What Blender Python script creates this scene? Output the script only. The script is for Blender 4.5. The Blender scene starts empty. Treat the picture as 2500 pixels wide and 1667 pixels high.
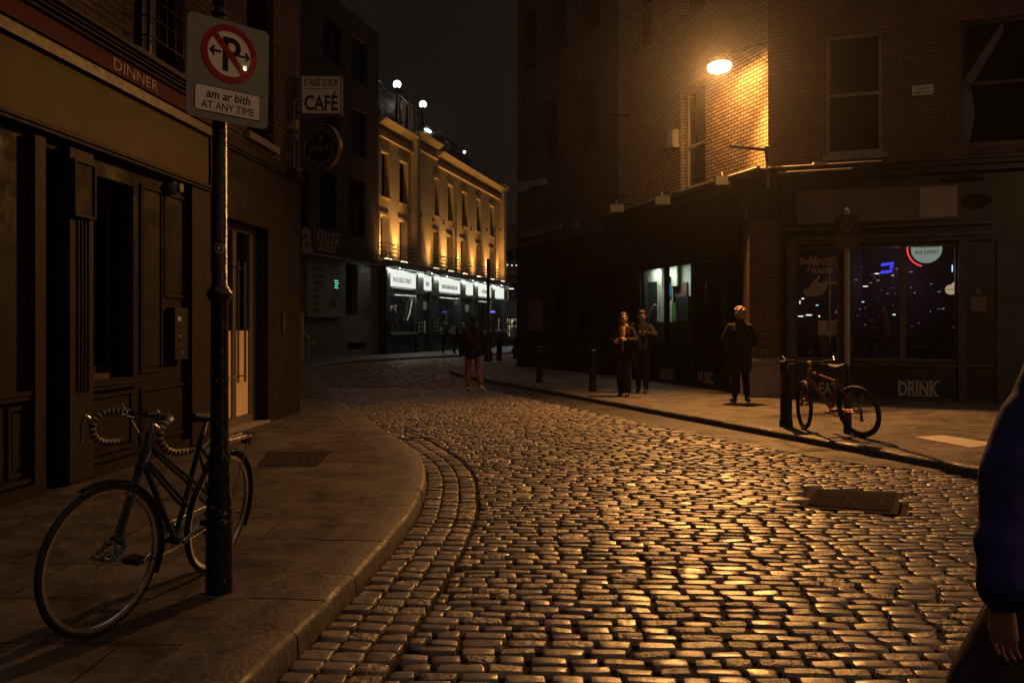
import bpy, bmesh, math, random
import numpy as np
from mathutils import Matrix, Vector, noise
random.seed(7); RNG = np.random.default_rng(7)
SC = bpy.context.scene
COL = SC.collection
PI = math.pi

# ------------------------------------------------------------------ camera
FPX, HY = 2050.0, 793.0                  # focal length and horizon row of the 2500 px photograph
cam_d = bpy.data.cameras.new('camera'); cam = bpy.data.objects.new('camera', cam_d); COL.objects.link(cam)
cam.location = (0, 0, 1.5); cam.rotation_euler = (PI/2, 0, 0)
cam_d.sensor_width = 36; cam_d.lens = 36*FPX/2500; cam_d.shift_y = -(833.5-HY)/2500
cam_d.clip_start = 0.05; cam_d.clip_end = 2000
SC.camera = cam

# ------------------------------------------------------------------ night sky (city glow overhead)
W = bpy.data.worlds.new('World'); SC.world = W; W.use_nodes = True
wn, wl = W.node_tree.nodes, W.node_tree.links
wn.clear()
wo = wn.new('ShaderNodeOutputWorld'); wb = wn.new('ShaderNodeBackground')
wc = wn.new('ShaderNodeTexCoord'); ws = wn.new('ShaderNodeSeparateXYZ'); wr = wn.new('ShaderNodeValToRGB')
wl.new(wc.outputs['Generated'], ws.inputs[0]); wl.new(ws.outputs['Z'], wr.inputs[0])
wl.new(wr.outputs[0], wb.inputs[0]); wl.new(wb.outputs[0], wo.inputs[0])
cr = wr.color_ramp
cr.elements[0].position = 0.0; cr.elements[0].color = (.0074, .0058, .0053, 1)
cr.elements[1].position = 1.0; cr.elements[1].color = (.24, .165, .135, 1)
e = cr.elements.new(.46); e.color = (.0074, .0058, .0053, 1)
e = cr.elements.new(.66); e.color = (.14, .098, .082, 1)
wb.inputs[1].default_value = 1.0
# exposure
SC.view_settings.view_transform = 'Standard'; SC.view_settings.look = 'None'
SC.view_settings.exposure = 0; SC.view_settings.gamma = 1
SC.cycles.use_denoising = True
SC.cycles.sample_clamp_indirect = 3.0
SC.cycles.max_bounces = 6; SC.cycles.diffuse_bounces = 3; SC.cycles.glossy_bounces = 3
SC.cycles.transparent_max_bounces = 8; SC.cycles.volume_bounces = 0
SC.cycles.caustics_reflective = False; SC.cycles.caustics_refractive = False

LAMP_POS = (4.12, 16.68, 6.64)
SODIUM = (1.0, .43, .108)
def lamp(kind, name, loc, energy, color, size=.1, direction=None, spot=None, blend=.5, size_y=None, parent=None):
    d = bpy.data.lights.new(name, kind); d.energy = energy; d.color = color
    if kind in ('POINT', 'SPOT'): d.shadow_soft_size = size
    if kind == 'SPOT': d.spot_size = math.radians(spot); d.spot_blend = blend
    if kind == 'AREA':
        d.size = size
        if size_y: d.shape = 'RECTANGLE'; d.size_y = size_y
    o = bpy.data.objects.new(name, d); COL.objects.link(o); o.location = loc
    if direction: o.rotation_euler = Vector(direction).to_track_quat('-Z', 'Y').to_euler()
    return o

# ------------------------------------------------------------------ mesh helper
class B:
    def __init__(s): s.v = []; s.f = []; s.n = 0; s.m = []
    def sep(s): s.m.append((len(s.v), len(s.f))); return s
    def add(s, v, f):
        s.v.extend(tuple(map(float, p)) for p in v); n = s.n
        s.f.extend(tuple(i+n for i in q) for q in f); s.n = len(s.v); return s
    def box(s, x0, x1, y0, y1, z0, z1):
        v = [(x, y, z) for z in (z0, z1) for y in (y0, y1) for x in (x0, x1)]
        return s.add(v, [(0,2,3,1),(4,5,7,6),(0,1,5,4),(2,6,7,3),(0,4,6,2),(1,3,7,5)])
    def quad(s, *p): return s.add(p, [tuple(range(len(p)))])
    def tube(s, pts, r, n=8, closed=False, caps=True):
        P = [Vector(p) for p in pts]; m = len(P)
        R = list(r) if hasattr(r, '__len__') else [r]*m
        T = []
        for i in range(m):
            a = P[i-1] if (i > 0 or closed) else P[i]; b = P[(i+1) % m] if (i < m-1 or closed) else P[i]
            t = (b-a); T.append(t.normalized() if t.length > 1e-9 else Vector((0,0,1)))
        u = T[0].orthogonal().normalized(); vs = []
        for i in range(m):
            u = (u - T[i]*u.dot(T[i]))
            u = u.normalized() if u.length > 1e-6 else T[i].orthogonal().normalized()
            w = T[i].cross(u)
            for k in range(n):
                a = 2*PI*k/n; vs.append(P[i] + (u*math.cos(a)+w*math.sin(a))*R[i])
        fs = []
        for i in range(m if closed else m-1):
            j = (i+1) % m
            for k in range(n): fs.append((i*n+k, i*n+(k+1) % n, j*n+(k+1) % n, j*n+k))
        if caps and not closed: fs.append(tuple(range(n))[::-1]); fs.append(tuple((m-1)*n+k for k in range(n)))
        return s.add(vs, fs)
    def cyl(s, p0, p1, r0, r1=None, n=12): return s.tube([p0, p1], [r0, r0 if r1 is None else r1], n)
    def lathe(s, prof, c=(0,0,0), n=20, caps=True, axis=None):
        vs = []; fs = []; m = len(prof)
        for (r, z) in prof:
            for k in range(n):
                a = 2*PI*k/n; vs.append((c[0]+r*math.cos(a), c[1]+r*math.sin(a), c[2]+z))
        for i in range(m-1):
            for k in range(n): fs.append((i*n+k, i*n+(k+1) % n, (i+1)*n+(k+1) % n, (i+1)*n+k))
        if caps: fs.append(tuple(range(n))[::-1]); fs.append(tuple((m-1)*n+k for k in range(n)))
        return s.add(vs, fs)
    def ball(s, c, r, n=12, rot=None):
        r = r if hasattr(r, '__len__') else (r, r, r); m = max(4, n//2); vs = []; fs = []
        for i in range(m+1):
            t = PI*i/m
            for k in range(n):
                a = 2*PI*k/n
                p = Vector((r[0]*math.sin(t)*math.cos(a), r[1]*math.sin(t)*math.sin(a), r[2]*math.cos(t)))
                if rot is not None: p = rot @ p
                vs.append((c[0]+p[0], c[1]+p[1], c[2]+p[2]))
        for i in range(m):
            for k in range(n): fs.append((i*n+k, (i+1)*n+k, (i+1)*n+(k+1) % n, i*n+(k+1) % n))
        return s.add(vs, fs)
    def cap(s, p0, r0, p1, r1, n=12):          # tapered capsule, closed
        a, b = Vector(p0), Vector(p1); d = b-a
        if d.length < 1e-6: return s.ball(p0, max(r0, r1), n)
        d.normalize(); pts = []; rr = []
        for t in (-.98, -.8, -.45, 0): pts.append(a+d*(t*r0)); rr.append(r0*math.sqrt(max(1-t*t, .01)))
        for t in (0, .45, .8, .98): pts.append(b+d*(t*r1)); rr.append(r1*math.sqrt(max(1-t*t, .01)))
        return s.tube(pts, rr, n)
    def prism(s, poly, y0, y1):                # outline in x, z; thickness along y
        n = len(poly); v = [(x, y0, z) for x, z in poly]+[(x, y1, z) for x, z in poly]
        f = [tuple(range(n)), tuple(range(2*n-1, n-1, -1))]+[(i, i+n, (i+1) % n+n, (i+1) % n) for i in range(n)]
        return s.add(v, f)
    def arcband(s, c, r0, r1, a0, a1, y0, y1, n=24):   # flat ring segment in x, z
        v = []; f = []
        for i in range(n+1):
            a = a0+(a1-a0)*i/n
            for r in (r0, r1):
                for y in (y0, y1): v.append((c[0]+r*math.cos(a), y, c[1]+r*math.sin(a)))
        for i in range(n):
            k = i*4; m = k+4
            f += [(k, k+2, m+2, m), (k+1, m+1, m+3, k+3), (k, m, m+1, k+1), (k+2, k+3, m+3, m+2)]
        f += [(0, 1, 3, 2), (n*4, n*4+2, n*4+3, n*4+1)]
        return s.add(v, f)
    def text(s, txt, x, z, w, h, y, depth=.006, shear=0, mirror=False, bold=0, rot=0, center=True):
        c = bpy.data.curves.new('t', 'FONT'); c.body = txt; c.extrude = .02; c.shear = shear; c.offset = bold
        c.resolution_u = 3
        o = bpy.data.objects.new('t', c); me = bpy.data.meshes.new_from_object(o)
        co = np.array([v.co[:] for v in me.vertices]) if len(me.vertices) else np.zeros((0, 3))
        fs = [tuple(p.vertices) for p in me.polygons]
        bpy.data.objects.remove(o); bpy.data.curves.remove(c); bpy.data.meshes.remove(me)
        if not len(co): return s
        mn, mx = co.min(0), co.max(0)
        X = (co[:, 0]-(mn[0]+mx[0])/2)/max(mx[0]-mn[0], 1e-6)*w
        Z = (co[:, 1]-(mn[1]+mx[1])/2)/max(mx[1]-mn[1], 1e-6)*h
        if mirror: X = -X
        if rot: X, Z = X*math.cos(rot)-Z*math.sin(rot), X*math.sin(rot)+Z*math.cos(rot)
        Y = np.where(co[:, 2] > 0, y-depth, y)
        return s.add(np.stack([X+x, Y, Z+z], 1), fs)
    def tf(s, M, i0=0):
        for i in range(i0, len(s.v)): s.v[i] = tuple(M @ Vector(s.v[i]))
        return s

def wall(b, x0, x1, z0, z1, holes, depth=.18, y=0.0):
    """Front sheet with real openings; each opening gets reveals going back by depth."""
    xs = sorted({x0, x1} | {c for h in holes for c in h[:2] if x0 < c < x1})
    zs = sorted({z0, z1} | {c for h in holes for c in h[2:4] if z0 < c < z1})
    for i in range(len(xs)-1):
        for j in range(len(zs)-1):
            cx, cz = (xs[i]+xs[i+1])/2, (zs[j]+zs[j+1])/2
            if any(h[0] < cx < h[1] and h[2] < cz < h[3] for h in holes): continue
            b.quad((xs[i], y, zs[j]), (xs[i+1], y, zs[j]), (xs[i+1], y, zs[j+1]), (xs[i], y, zs[j+1]))
    for h in holes:
        a, c, e, g = h[:4]; d = y+depth
        b.quad((a, y, e), (a, d, e), (a, d, g), (a, y, g)); b.quad((c, y, e), (c, y, g), (c, d, g), (c, d, e))
        b.quad((a, y, g), (a, d, g), (c, d, g), (c, y, g)); b.quad((a, y, e), (c, y, e), (c, d, e), (a, d, e))
def shell(b, x0, x1, z0, z1, D):
    b.quad((x0, .001, z0), (x0, .001, z1), (x0, D, z1), (x0, D, z0)); b.quad((x1, .001, z0), (x1, D, z0), (x1, D, z1), (x1, .001, z1))
    b.quad((x0, .001, z1), (x1, .001, z1), (x1, D, z1), (x0, D, z1)); b.quad((x0, D, z0), (x0, D, z1), (x1, D, z1), (x1, D, z0))

# ------------------------------------------------------------------ objects
MW = {}
def mesh_of(name, b, smooth=35):
    me = bpy.data.meshes.new(name); me.from_pydata(b.v, [], b.f)
    if smooth:
        me.polygons.foreach_set('use_smooth', [True]*len(me.polygons))
        try: me.set_sharp_from_angle(angle=math.radians(smooth))
        except Exception: pass
    return me
def thing(name, label, cat, M=None, group=None):
    o = bpy.data.objects.new(name, None); COL.objects.link(o); o.empty_display_size = .2
    M = M or Matrix(); o.matrix_world = M; MW[o.name] = M
    o['label'] = label; o['category'] = cat
    if group: o['group'] = group
    return o
def part(name, b, mat, parent, frame=None, label=None, smooth=35):
    if isinstance(b, B) and b.m:                 # separate pieces become separate parts
        mk = [(0, 0)]+[q for q in b.m if 0 < q[0] < len(b.v)]+[(len(b.v), len(b.f))]; o = None
        for (v0, f0), (v1, f1) in zip(mk[:-1], mk[1:]):
            c = B(); c.add(b.v[v0:v1], [tuple(i-v0 for i in q) for q in b.f[f0:f1]]); o = part(name, c, mat, parent, frame, label, smooth)
        return o
    me = mesh_of(name, b, smooth) if isinstance(b, B) else b
    o = bpy.data.objects.new(name, me); COL.objects.link(o)
    if not me.materials: me.materials.append(mat)
    o.parent = parent; P = MW[parent.name]
    if frame is None: frame = P
    o.matrix_basis = P.inverted() @ frame; MW[o.name] = frame
    if label: o['label'] = label
    return o
def solo(name, b, mat, label, cat, M=None, group=None, smooth=35):
    me = mesh_of(name, b, smooth) if isinstance(b, B) else b
    o = bpy.data.objects.new(name, me); COL.objects.link(o)
    if not me.materials: me.materials.append(mat)
    M = M or Matrix(); o.matrix_world = M; MW[o.name] = M
    o['label'] = label; o['category'] = cat
    if group: o['group'] = group
    return o
def struct(name, b, mat, smooth=35):
    me = mesh_of(name, b, smooth) if isinstance(b, B) else b
    o = bpy.data.objects.new(name, me); COL.objects.link(o); me.materials.append(mat); o['kind'] = 'structure'; MW[o.name] = Matrix()
    return o
def dup(root, M, label=None):
    def cp(o, par):
        c = o.copy(); COL.objects.link(c)
        if par: c.parent = par
        for ch in list(o.children): cp(ch, c)
        return c
    r = cp(root, None); r.matrix_world = M; MW[r.name] = M
    if label: r['label'] = label
    return r
def frame2(ox, oy, dx, dy, oz=0):
    l = math.hypot(dx, dy); dx, dy = dx/l, dy/l
    return Matrix(((dx, -dy, 0, ox), (dy, dx, 0, oy), (0, 0, 1, oz), (0, 0, 0, 1)))
def T(x, y, z): return Matrix.Translation((x, y, z))
def RZ(a): return Matrix.Rotation(a, 4, 'Z')
def RX(a): return Matrix.Rotation(a, 4, 'X')
def RY(a): return Matrix.Rotation(a, 4, 'Y')

# ------------------------------------------------------------------ materials
def _new(name):
    m = bpy.data.materials.new(name); m.use_nodes = True; nt = m.node_tree
    return m, nt, nt.nodes['Principled BSDF'], nt.nodes['Material Output']
def mat(name, col, rough=.6, metal=0, var=.25, scale=6, bump=0, bscale=40, spec=.5, rvar=.1, coords='Object', detail=5):
    m, nt, p, out = _new(name); N, L = nt.nodes, nt.links
    p.inputs['Roughness'].default_value = rough; p.inputs['Metallic'].default_value = metal
    p.inputs['Specular IOR Level'].default_value = spec
    tc = N.new('ShaderNodeTexCoord')
    n1 = N.new('ShaderNodeTexNoise'); n1.inputs['Scale'].default_value = scale; n1.inputs['Detail'].default_value = detail
    L.new(tc.outputs[coords], n1.inputs['Vector'])
    r = N.new('ShaderNodeValToRGB'); lo, hi = 1-var, 1+var
    r.color_ramp.elements[0].position = .3; r.color_ramp.elements[1].position = .7
    r.color_ramp.elements[0].color = (col[0]*lo, col[1]*lo, col[2]*lo, 1); r.color_ramp.elements[1].color = (col[0]*hi, col[1]*hi, col[2]*hi, 1)
    L.new(n1.outputs['Fac'], r.inputs[0]); L.new(r.outputs[0], p.inputs['Base Color'])
    if rvar:
        mr = N.new('ShaderNodeMapRange'); mr.inputs[3].default_value = max(rough-rvar, .02); mr.inputs[4].default_value = min(rough+rvar, 1)
        n3 = N.new('ShaderNodeTexNoise'); n3.inputs['Scale'].default_value = scale*2.3; L.new(tc.outputs[coords], n3.inputs['Vector'])
        L.new(n3.outputs['Fac'], mr.inputs[0]); L.new(mr.outputs[0], p.inputs['Roughness'])
    if bump:
        n2 = N.new('ShaderNodeTexNoise'); n2.inputs['Scale'].default_value = bscale; n2.inputs['Detail'].default_value = 6
        L.new(tc.outputs[coords], n2.inputs['Vector'])
        bp = N.new('ShaderNodeBump'); bp.inputs['Strength'].default_value = bump; bp.inputs['Distance'].default_value = .01
        L.new(n2.outputs['Fac'], bp.inputs['Height']); L.new(bp.outputs[0], p.inputs['Normal'])
    return m
def brick(name, c1, c2, mortar, w=.225, h=.075, ms=.012, rough=.85, grime=.4, plane='XZ', off=.5, bstr=.6, rotz=0, bumpn=.15, spec=.3):
    m, nt, p, out = _new(name); N, L = nt.nodes, nt.links
    tc = N.new('ShaderNodeTexCoord'); sp = N.new('ShaderNodeSeparateXYZ'); cb = N.new('ShaderNodeCombineXYZ')
    if rotz:
        mp = N.new('ShaderNodeMapping'); mp.inputs['Rotation'].default_value = (0, 0, rotz); L.new(tc.outputs['Object'], mp.inputs[0]); L.new(mp.outputs[0], sp.inputs[0])
    else: L.new(tc.outputs['Object'], sp.inputs[0])
    if plane == 'XZ':
        ad = N.new('ShaderNodeMath'); ad.operation = 'ADD'; L.new(sp.outputs[0], ad.inputs[0]); L.new(sp.outputs[1], ad.inputs[1])
        L.new(ad.outputs[0], cb.inputs[0]); L.new(sp.outputs[2], cb.inputs[1])
    else: L.new(sp.outputs[0], cb.inputs[0]); L.new(sp.outputs[1], cb.inputs[1])
    nw = N.new('ShaderNodeTexNoise'); nw.inputs['Scale'].default_value = 9; L.new(tc.outputs['Object'], nw.inputs['Vector'])
    wp = N.new('ShaderNodeMix'); wp.data_type = 'VECTOR'; wp.inputs[0].default_value = .014
    L.new(cb.outputs[0], wp.inputs[4]); L.new(nw.outputs['Color'], wp.inputs[5])
    bt = N.new('ShaderNodeTexBrick'); bt.offset = off
    bt.inputs['Scale'].default_value = 1; bt.inputs['Brick Width'].default_value = w; bt.inputs['Row Height'].default_value = h
    bt.inputs['Mortar Size'].default_value = ms; bt.inputs['Mortar Smooth'].default_value = .25; bt.inputs['Bias'].default_value = 0
    bt.inputs['Color1'].default_value = (*c1, 1); bt.inputs['Color2'].default_value = (*c2, 1); bt.inputs['Mortar'].default_value = (*mortar, 1)
    L.new(wp.outputs[1], bt.inputs['Vector'])
    n1 = N.new('ShaderNodeTexNoise'); n1.inputs['Scale'].default_value = 1.3; n1.inputs['Detail'].default_value = 8; n1.inputs['Roughness'].default_value = .7
    L.new(tc.outputs['Object'], n1.inputs['Vector'])
    mr = N.new('ShaderNodeMapRange'); mr.inputs[1].default_value = .3; mr.inputs[2].default_value = .7; mr.inputs[3].default_value = 1-grime; mr.inputs[4].default_value = 1+grime*.5
    L.new(n1.outputs['Fac'], mr.inputs[0])
    mx = N.new('ShaderNodeMix'); mx.data_type = 'RGBA'; mx.blend_type = 'MULTIPLY'; mx.inputs[0].default_value = 1
    L.new(bt.outputs['Color'], mx.inputs[6]); L.new(mr.outputs[0], mx.inputs[7]); L.new(mx.outputs[2], p.inputs['Base Color'])
    p.inputs['Roughness'].default_value = rough; p.inputs['Specular IOR Level'].default_value = spec
    n2 = N.new('ShaderNodeTexNoise'); n2.inputs['Scale'].default_value = 45; n2.inputs['Detail'].default_value = 5; L.new(tc.outputs['Object'], n2.inputs['Vector'])
    ma = N.new('ShaderNodeMath'); ma.operation = 'MULTIPLY_ADD'; ma.inputs[1].default_value = -1
    L.new(bt.outputs['Fac'], ma.inputs[0])
    m2 = N.new('ShaderNodeMath'); m2.operation = 'MULTIPLY'; m2.inputs[1].default_value = bumpn*2; L.new(n2.outputs['Fac'], m2.inputs[0]); L.new(m2.outputs[0], ma.inputs[2])
    bp = N.new('ShaderNodeBump'); bp.inputs['Strength'].default_value = bstr; bp.inputs['Distance'].default_value = .012
    L.new(ma.outputs[0], bp.inputs['Height']); L.new(bp.outputs[0], p.inputs['Normal'])
    return m
def stain(m, amt=.45, gum=True):
    nt = m.node_tree; N, L = nt.nodes, nt.links; p = nt.nodes['Principled BSDF']; src = p.inputs['Base Color'].links[0].from_socket
    tc = N.new('ShaderNodeTexCoord'); n = N.new('ShaderNodeTexNoise'); n.inputs['Scale'].default_value = 2.7; n.inputs['Detail'].default_value = 9; n.inputs['Roughness'].default_value = .72; n.inputs['Distortion'].default_value = .6
    L.new(tc.outputs['Object'], n.inputs['Vector']); r = N.new('ShaderNodeMapRange'); r.inputs[1].default_value = .38; r.inputs[2].default_value = .62; r.inputs[3].default_value = 1-amt; r.inputs[4].default_value = 1+amt*.35; L.new(n.outputs['Fac'], r.inputs[0])
    mx = N.new('ShaderNodeMix'); mx.data_type = 'RGBA'; mx.blend_type = 'MULTIPLY'; mx.inputs[0].default_value = 1; L.new(src, mx.inputs[6]); L.new(r.outputs[0], mx.inputs[7]); out = mx.outputs[2]
    if gum:
        v = N.new('ShaderNodeTexVoronoi'); v.inputs['Scale'].default_value = 4.2; L.new(tc.outputs['Object'], v.inputs['Vector']); g = N.new('ShaderNodeMapRange'); g.inputs[1].default_value = .055; g.inputs[2].default_value = .085; g.inputs[3].default_value = .45; g.inputs[4].default_value = 1; L.new(v.outputs['Distance'], g.inputs[0])
        m2 = N.new('ShaderNodeMix'); m2.data_type = 'RGBA'; m2.blend_type = 'MULTIPLY'; m2.inputs[0].default_value = 1; L.new(out, m2.inputs[6]); L.new(g.outputs[0], m2.inputs[7]); out = m2.outputs[2]
    L.new(out, p.inputs['Base Color'])
    rr = N.new('ShaderNodeMapRange'); rr.inputs[1].default_value = .35; rr.inputs[2].default_value = .65; rr.inputs[3].default_value = .42; rr.inputs[4].default_value = .85; L.new(n.outputs['Fac'], rr.inputs[0]); L.new(rr.outputs[0], p.inputs['Roughness'])
def emit(name, col, s):
    m, nt, p, out = _new(name); e = nt.nodes.new('ShaderNodeEmission'); e.inputs[0].default_value = (*col, 1); e.inputs[1].default_value = s
    nt.links.new(e.outputs[0], out.inputs[0]); return m
def clear_glass(name, tint=(.8, .85, .85), refl=1.0):
    m, nt, p, out = _new(name); N, L = nt.nodes, nt.links
    t = N.new('ShaderNodeBsdfTransparent'); t.inputs[0].default_value = (*tint, 1)
    g = N.new('ShaderNodeBsdfGlossy'); g.inputs['Roughness'].default_value = .02; g.inputs[0].default_value = (refl, refl, refl, 1)
    f = N.new('ShaderNodeFresnel'); f.inputs[0].default_value = 1.5; mx = N.new('ShaderNodeMixShader')
    L.new(f.outputs[0], mx.inputs[0]); L.new(t.outputs[0], mx.inputs[1]); L.new(g.outputs[0], mx.inputs[2]); L.new(mx.outputs[0], out.inputs[0])
    return m
def sett_mat(name, c, rough=.4, dark=.5):
    m, nt, p, out = _new(name); N, L = nt.nodes, nt.links
    tc = N.new('ShaderNodeTexCoord'); ge = N.new('ShaderNodeNewGeometry')
    n1 = N.new('ShaderNodeTexNoise'); n1.inputs['Scale'].default_value = 22; n1.inputs['Detail'].default_value = 8; L.new(tc.outputs['Object'], n1.inputs['Vector'])
    r = N.new('ShaderNodeValToRGB'); r.color_ramp.elements[0].position = .25; r.color_ramp.elements[1].position = .75
    r.color_ramp.elements[0].color = (c[0]*.55, c[1]*.55, c[2]*.55, 1); r.color_ramp.elements[1].color = (c[0]*1.4, c[1]*1.4, c[2]*1.4, 1)
    L.new(n1.outputs['Fac'], r.inputs[0])
    mr = N.new('ShaderNodeMapRange'); mr.inputs[3].default_value = 1-dark; mr.inputs[4].default_value = 1+dark; L.new(ge.outputs['Random Per Island'], mr.inputs[0])
    mx = N.new('ShaderNodeMix'); mx.data_type = 'RGBA'; mx.blend_type = 'MULTIPLY'; mx.inputs[0].default_value = 1
    L.new(r.outputs[0], mx.inputs[6]); L.new(mr.outputs[0], mx.inputs[7]); L.new(mx.outputs[2], p.inputs['Base Color'])
    wn_ = N.new('ShaderNodeTexWhiteNoise'); wn_.noise_dimensions = '1D'; L.new(ge.outputs['Random Per Island'], wn_.inputs['W'])
    m2 = N.new('ShaderNodeMapRange'); m2.inputs[3].default_value = rough-.10; m2.inputs[4].default_value = rough+.14; L.new(wn_.outputs['Value'], m2.inputs[0])
    L.new(m2.outputs[0], p.inputs['Roughness']); p.inputs['Specular IOR Level'].default_value = 1.0
    n2 = N.new('ShaderNodeTexNoise'); n2.inputs['Scale'].default_value = 90; n2.inputs['Detail'].default_value = 6; L.new(tc.outputs['Object'], n2.inputs['Vector'])
    n3 = N.new('ShaderNodeTexNoise'); n3.inputs['Scale'].default_value = 24; n3.inputs['Detail'].default_value = 3; L.new(tc.outputs['Object'], n3.inputs['Vector'])
    b1 = N.new('ShaderNodeBump'); b1.inputs['Strength'].default_value = .25; b1.inputs['Distance'].default_value = .003; L.new(n2.outputs['Fac'], b1.inputs['Height'])
    # some stones are pitted, most are worn smooth
    gt = N.new('ShaderNodeMapRange'); gt.inputs[1].default_value = .55; gt.inputs[2].default_value = .9; gt.inputs[3].default_value = .1; gt.inputs[4].default_value = .95; L.new(wn_.outputs['Value'], gt.inputs[0])
    b2 = N.new('ShaderNodeBump'); b2.inputs['Distance'].default_value = .022; L.new(gt.outputs[0], b2.inputs['Strength']); L.new(n3.outputs['Fac'], b2.inputs['Height'])
    L.new(b1.outputs[0], b2.inputs['Normal']); L.new(b2.outputs[0], p.inputs['Normal'])
    return m

M = {}
M['sett'] = sett_mat('granite setts', (.125, .098, .072), .45)
stain_later = ('flag', 'flag_r', 'kerb', 'asphalt')
M['bed'] = mat('sand and grit bed', (.020, .016, .012), .95, spec=.1, var=.4, scale=30, bump=.3)
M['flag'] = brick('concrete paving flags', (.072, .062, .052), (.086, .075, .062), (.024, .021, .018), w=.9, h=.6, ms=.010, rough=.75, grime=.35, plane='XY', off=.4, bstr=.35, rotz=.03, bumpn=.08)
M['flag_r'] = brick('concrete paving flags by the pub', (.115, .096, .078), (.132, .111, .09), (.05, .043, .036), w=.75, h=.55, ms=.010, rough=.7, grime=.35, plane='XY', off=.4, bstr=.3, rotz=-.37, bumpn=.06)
M['kerb'] = mat('granite kerb', (.070, .061, .052), .75, var=.45, scale=22, bump=.6, bscale=38)
M['asphalt'] = mat('asphalt', (.016, .0145, .013), .85, var=.3, scale=20, bump=.5, bscale=120)
M['iron'] = mat('cast iron cover', (.040, .035, .030), .62, 0, var=.3, scale=20, bump=.4, spec=0)
M['concrete'] = mat('concrete', (.22, .2, .175), .8, var=.2, scale=12, bump=.2)
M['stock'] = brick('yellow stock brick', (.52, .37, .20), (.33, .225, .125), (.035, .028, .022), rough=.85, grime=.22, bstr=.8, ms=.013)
M['redbrick'] = brick('dark red brick', (.10, .055, .042), (.075, .042, .034), (.05, .04, .035), rough=.9, grime=.4)
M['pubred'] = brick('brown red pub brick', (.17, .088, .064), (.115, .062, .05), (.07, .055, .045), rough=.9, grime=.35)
M['leftbrick'] = brick('worn brown brick', (.145, .088, .055), (.09, .056, .038), (.032, .026, .021), rough=.9, grime=.4)
M['darkbrick'] = brick('sooty brick', (.095, .068, .062), (.07, .052, .05), (.05, .04, .038), rough=.95, grime=.4)
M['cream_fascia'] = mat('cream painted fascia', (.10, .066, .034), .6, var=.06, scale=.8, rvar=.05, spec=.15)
M['red_cloth'] = mat('dark red awning cloth', (.105, .014, .022), .85, var=.2, scale=30, bump=.2, bscale=200)
M['maroon'] = mat('maroon painted timber', (.018, .013, .0125), .5, var=.2, scale=5, bump=.06, bscale=25, spec=.15)
M['brown_render'] = mat('brown render', (.023, .0175, .0155), .85, var=.2, scale=4, bump=.25, bscale=70, spec=.15)
M['tan_timber'] = mat('tan painted timber', (.027, .019, .015), .6, var=.15, scale=7, bump=.05, spec=.15)
M['navy'] = mat('blue black paint', (.012, .012, .018), .5, var=.2)
M['black_paint'] = mat('black paint', (.010, .010, .011), .42, var=.3, scale=14)
M['black_metal'] = mat('worn black metal', (.013, .013, .014), .38, .3, var=.4, scale=25, bump=.12, bscale=60)
M['pole_paint'] = mat('chipped black paint', (.014, .014, .015), .33, .2, var=.5, scale=40, bump=.5, bscale=38)
M['dark_glass'] = mat('dark window glass', (.004, .004, .005), .05, var=.1, rvar=0, spec=.35)
M['curtain'] = mat('grey curtain', (.10, .10, .11), .9, var=.2, scale=3, bump=.3, bscale=12)
M['glass'] = clear_glass('shop window glass')
M['white_paint'] = mat('off white paint', (.42, .39, .35), .55, var=.08, scale=4)
M['frost'] = mat('pale frosted panel', (.85, .68, .45), .45, var=.06, scale=3)
M['steel'] = mat('brushed steel', (.45, .44, .42), .28, 1, var=.1, rvar=.05)
M['chrome'] = mat('scuffed chrome', (.62, .60, .58), .18, 1, var=.1, scale=30, rvar=.08)
M['sign_grey'] = mat('grey sign backing', (.15, .15, .145), .5, var=.08, rvar=.03, scale=12)
M['plate_grey'] = mat('glossy grey sign plate', (.30, .30, .28), .004, var=.06, rvar=0, scale=12)
M['plate_white'] = mat('glossy white sign film', (.92, .87, .76), .004, var=.04, rvar=0)
M['plate_black'] = mat('glossy black sign film', (.018, .016, .020), .004, var=.04, rvar=0)
M['sign_white'] = mat('white sign face', (.55, .53, .47), .4, var=.04, rvar=.02)
M['sign_red'] = mat('red sign ring', (.38, .035, .028), .004, var=.05, rvar=0)
M['sign_black'] = mat('black sign lettering', (.018, .016, .020), .5, var=.05)
M['cafe_white'] = mat('cream sign face', (.74, .71, .60), .5, var=.05)
M['cafe_ink'] = mat('dark red brown lettering', (.022, .014, .018), .5)
M['gold'] = mat('dull gold rim', (.20, .145, .075), .4, .7, var=.15)
M['pale_letter'] = mat('pale painted letters', (.38, .33, .26), .6, var=.1)
M['faded_letter'] = mat('faded painted letters', (.30, .19, .14), .7, var=.4, scale=60)
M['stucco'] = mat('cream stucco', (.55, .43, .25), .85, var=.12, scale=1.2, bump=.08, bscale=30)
M['green_paint'] = mat('dark green shopfront paint', (.011, .018, .016), .35, var=.2)
M['grey_render'] = mat('grey render', (.13, .115, .09), .85, var=.15, scale=2, bump=.2)
M['leaf'] = mat('dark leaves', (.06, .09, .04), .5, var=.4, scale=9)
M['skin'] = mat('skin', (.50, .30, .20), .5, var=.08, scale=18)
M['skin_dark'] = mat('skin in shade', (.42, .25, .17), .55, var=.12, scale=30, bump=.15, bscale=90)
M['rubber'] = mat('tyre rubber', (.012, .012, .012), .7, var=.3, scale=40)
M['interior_dark'] = mat('dark interior wall', (.03, .024, .022), .8, var=.3, scale=3)

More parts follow.
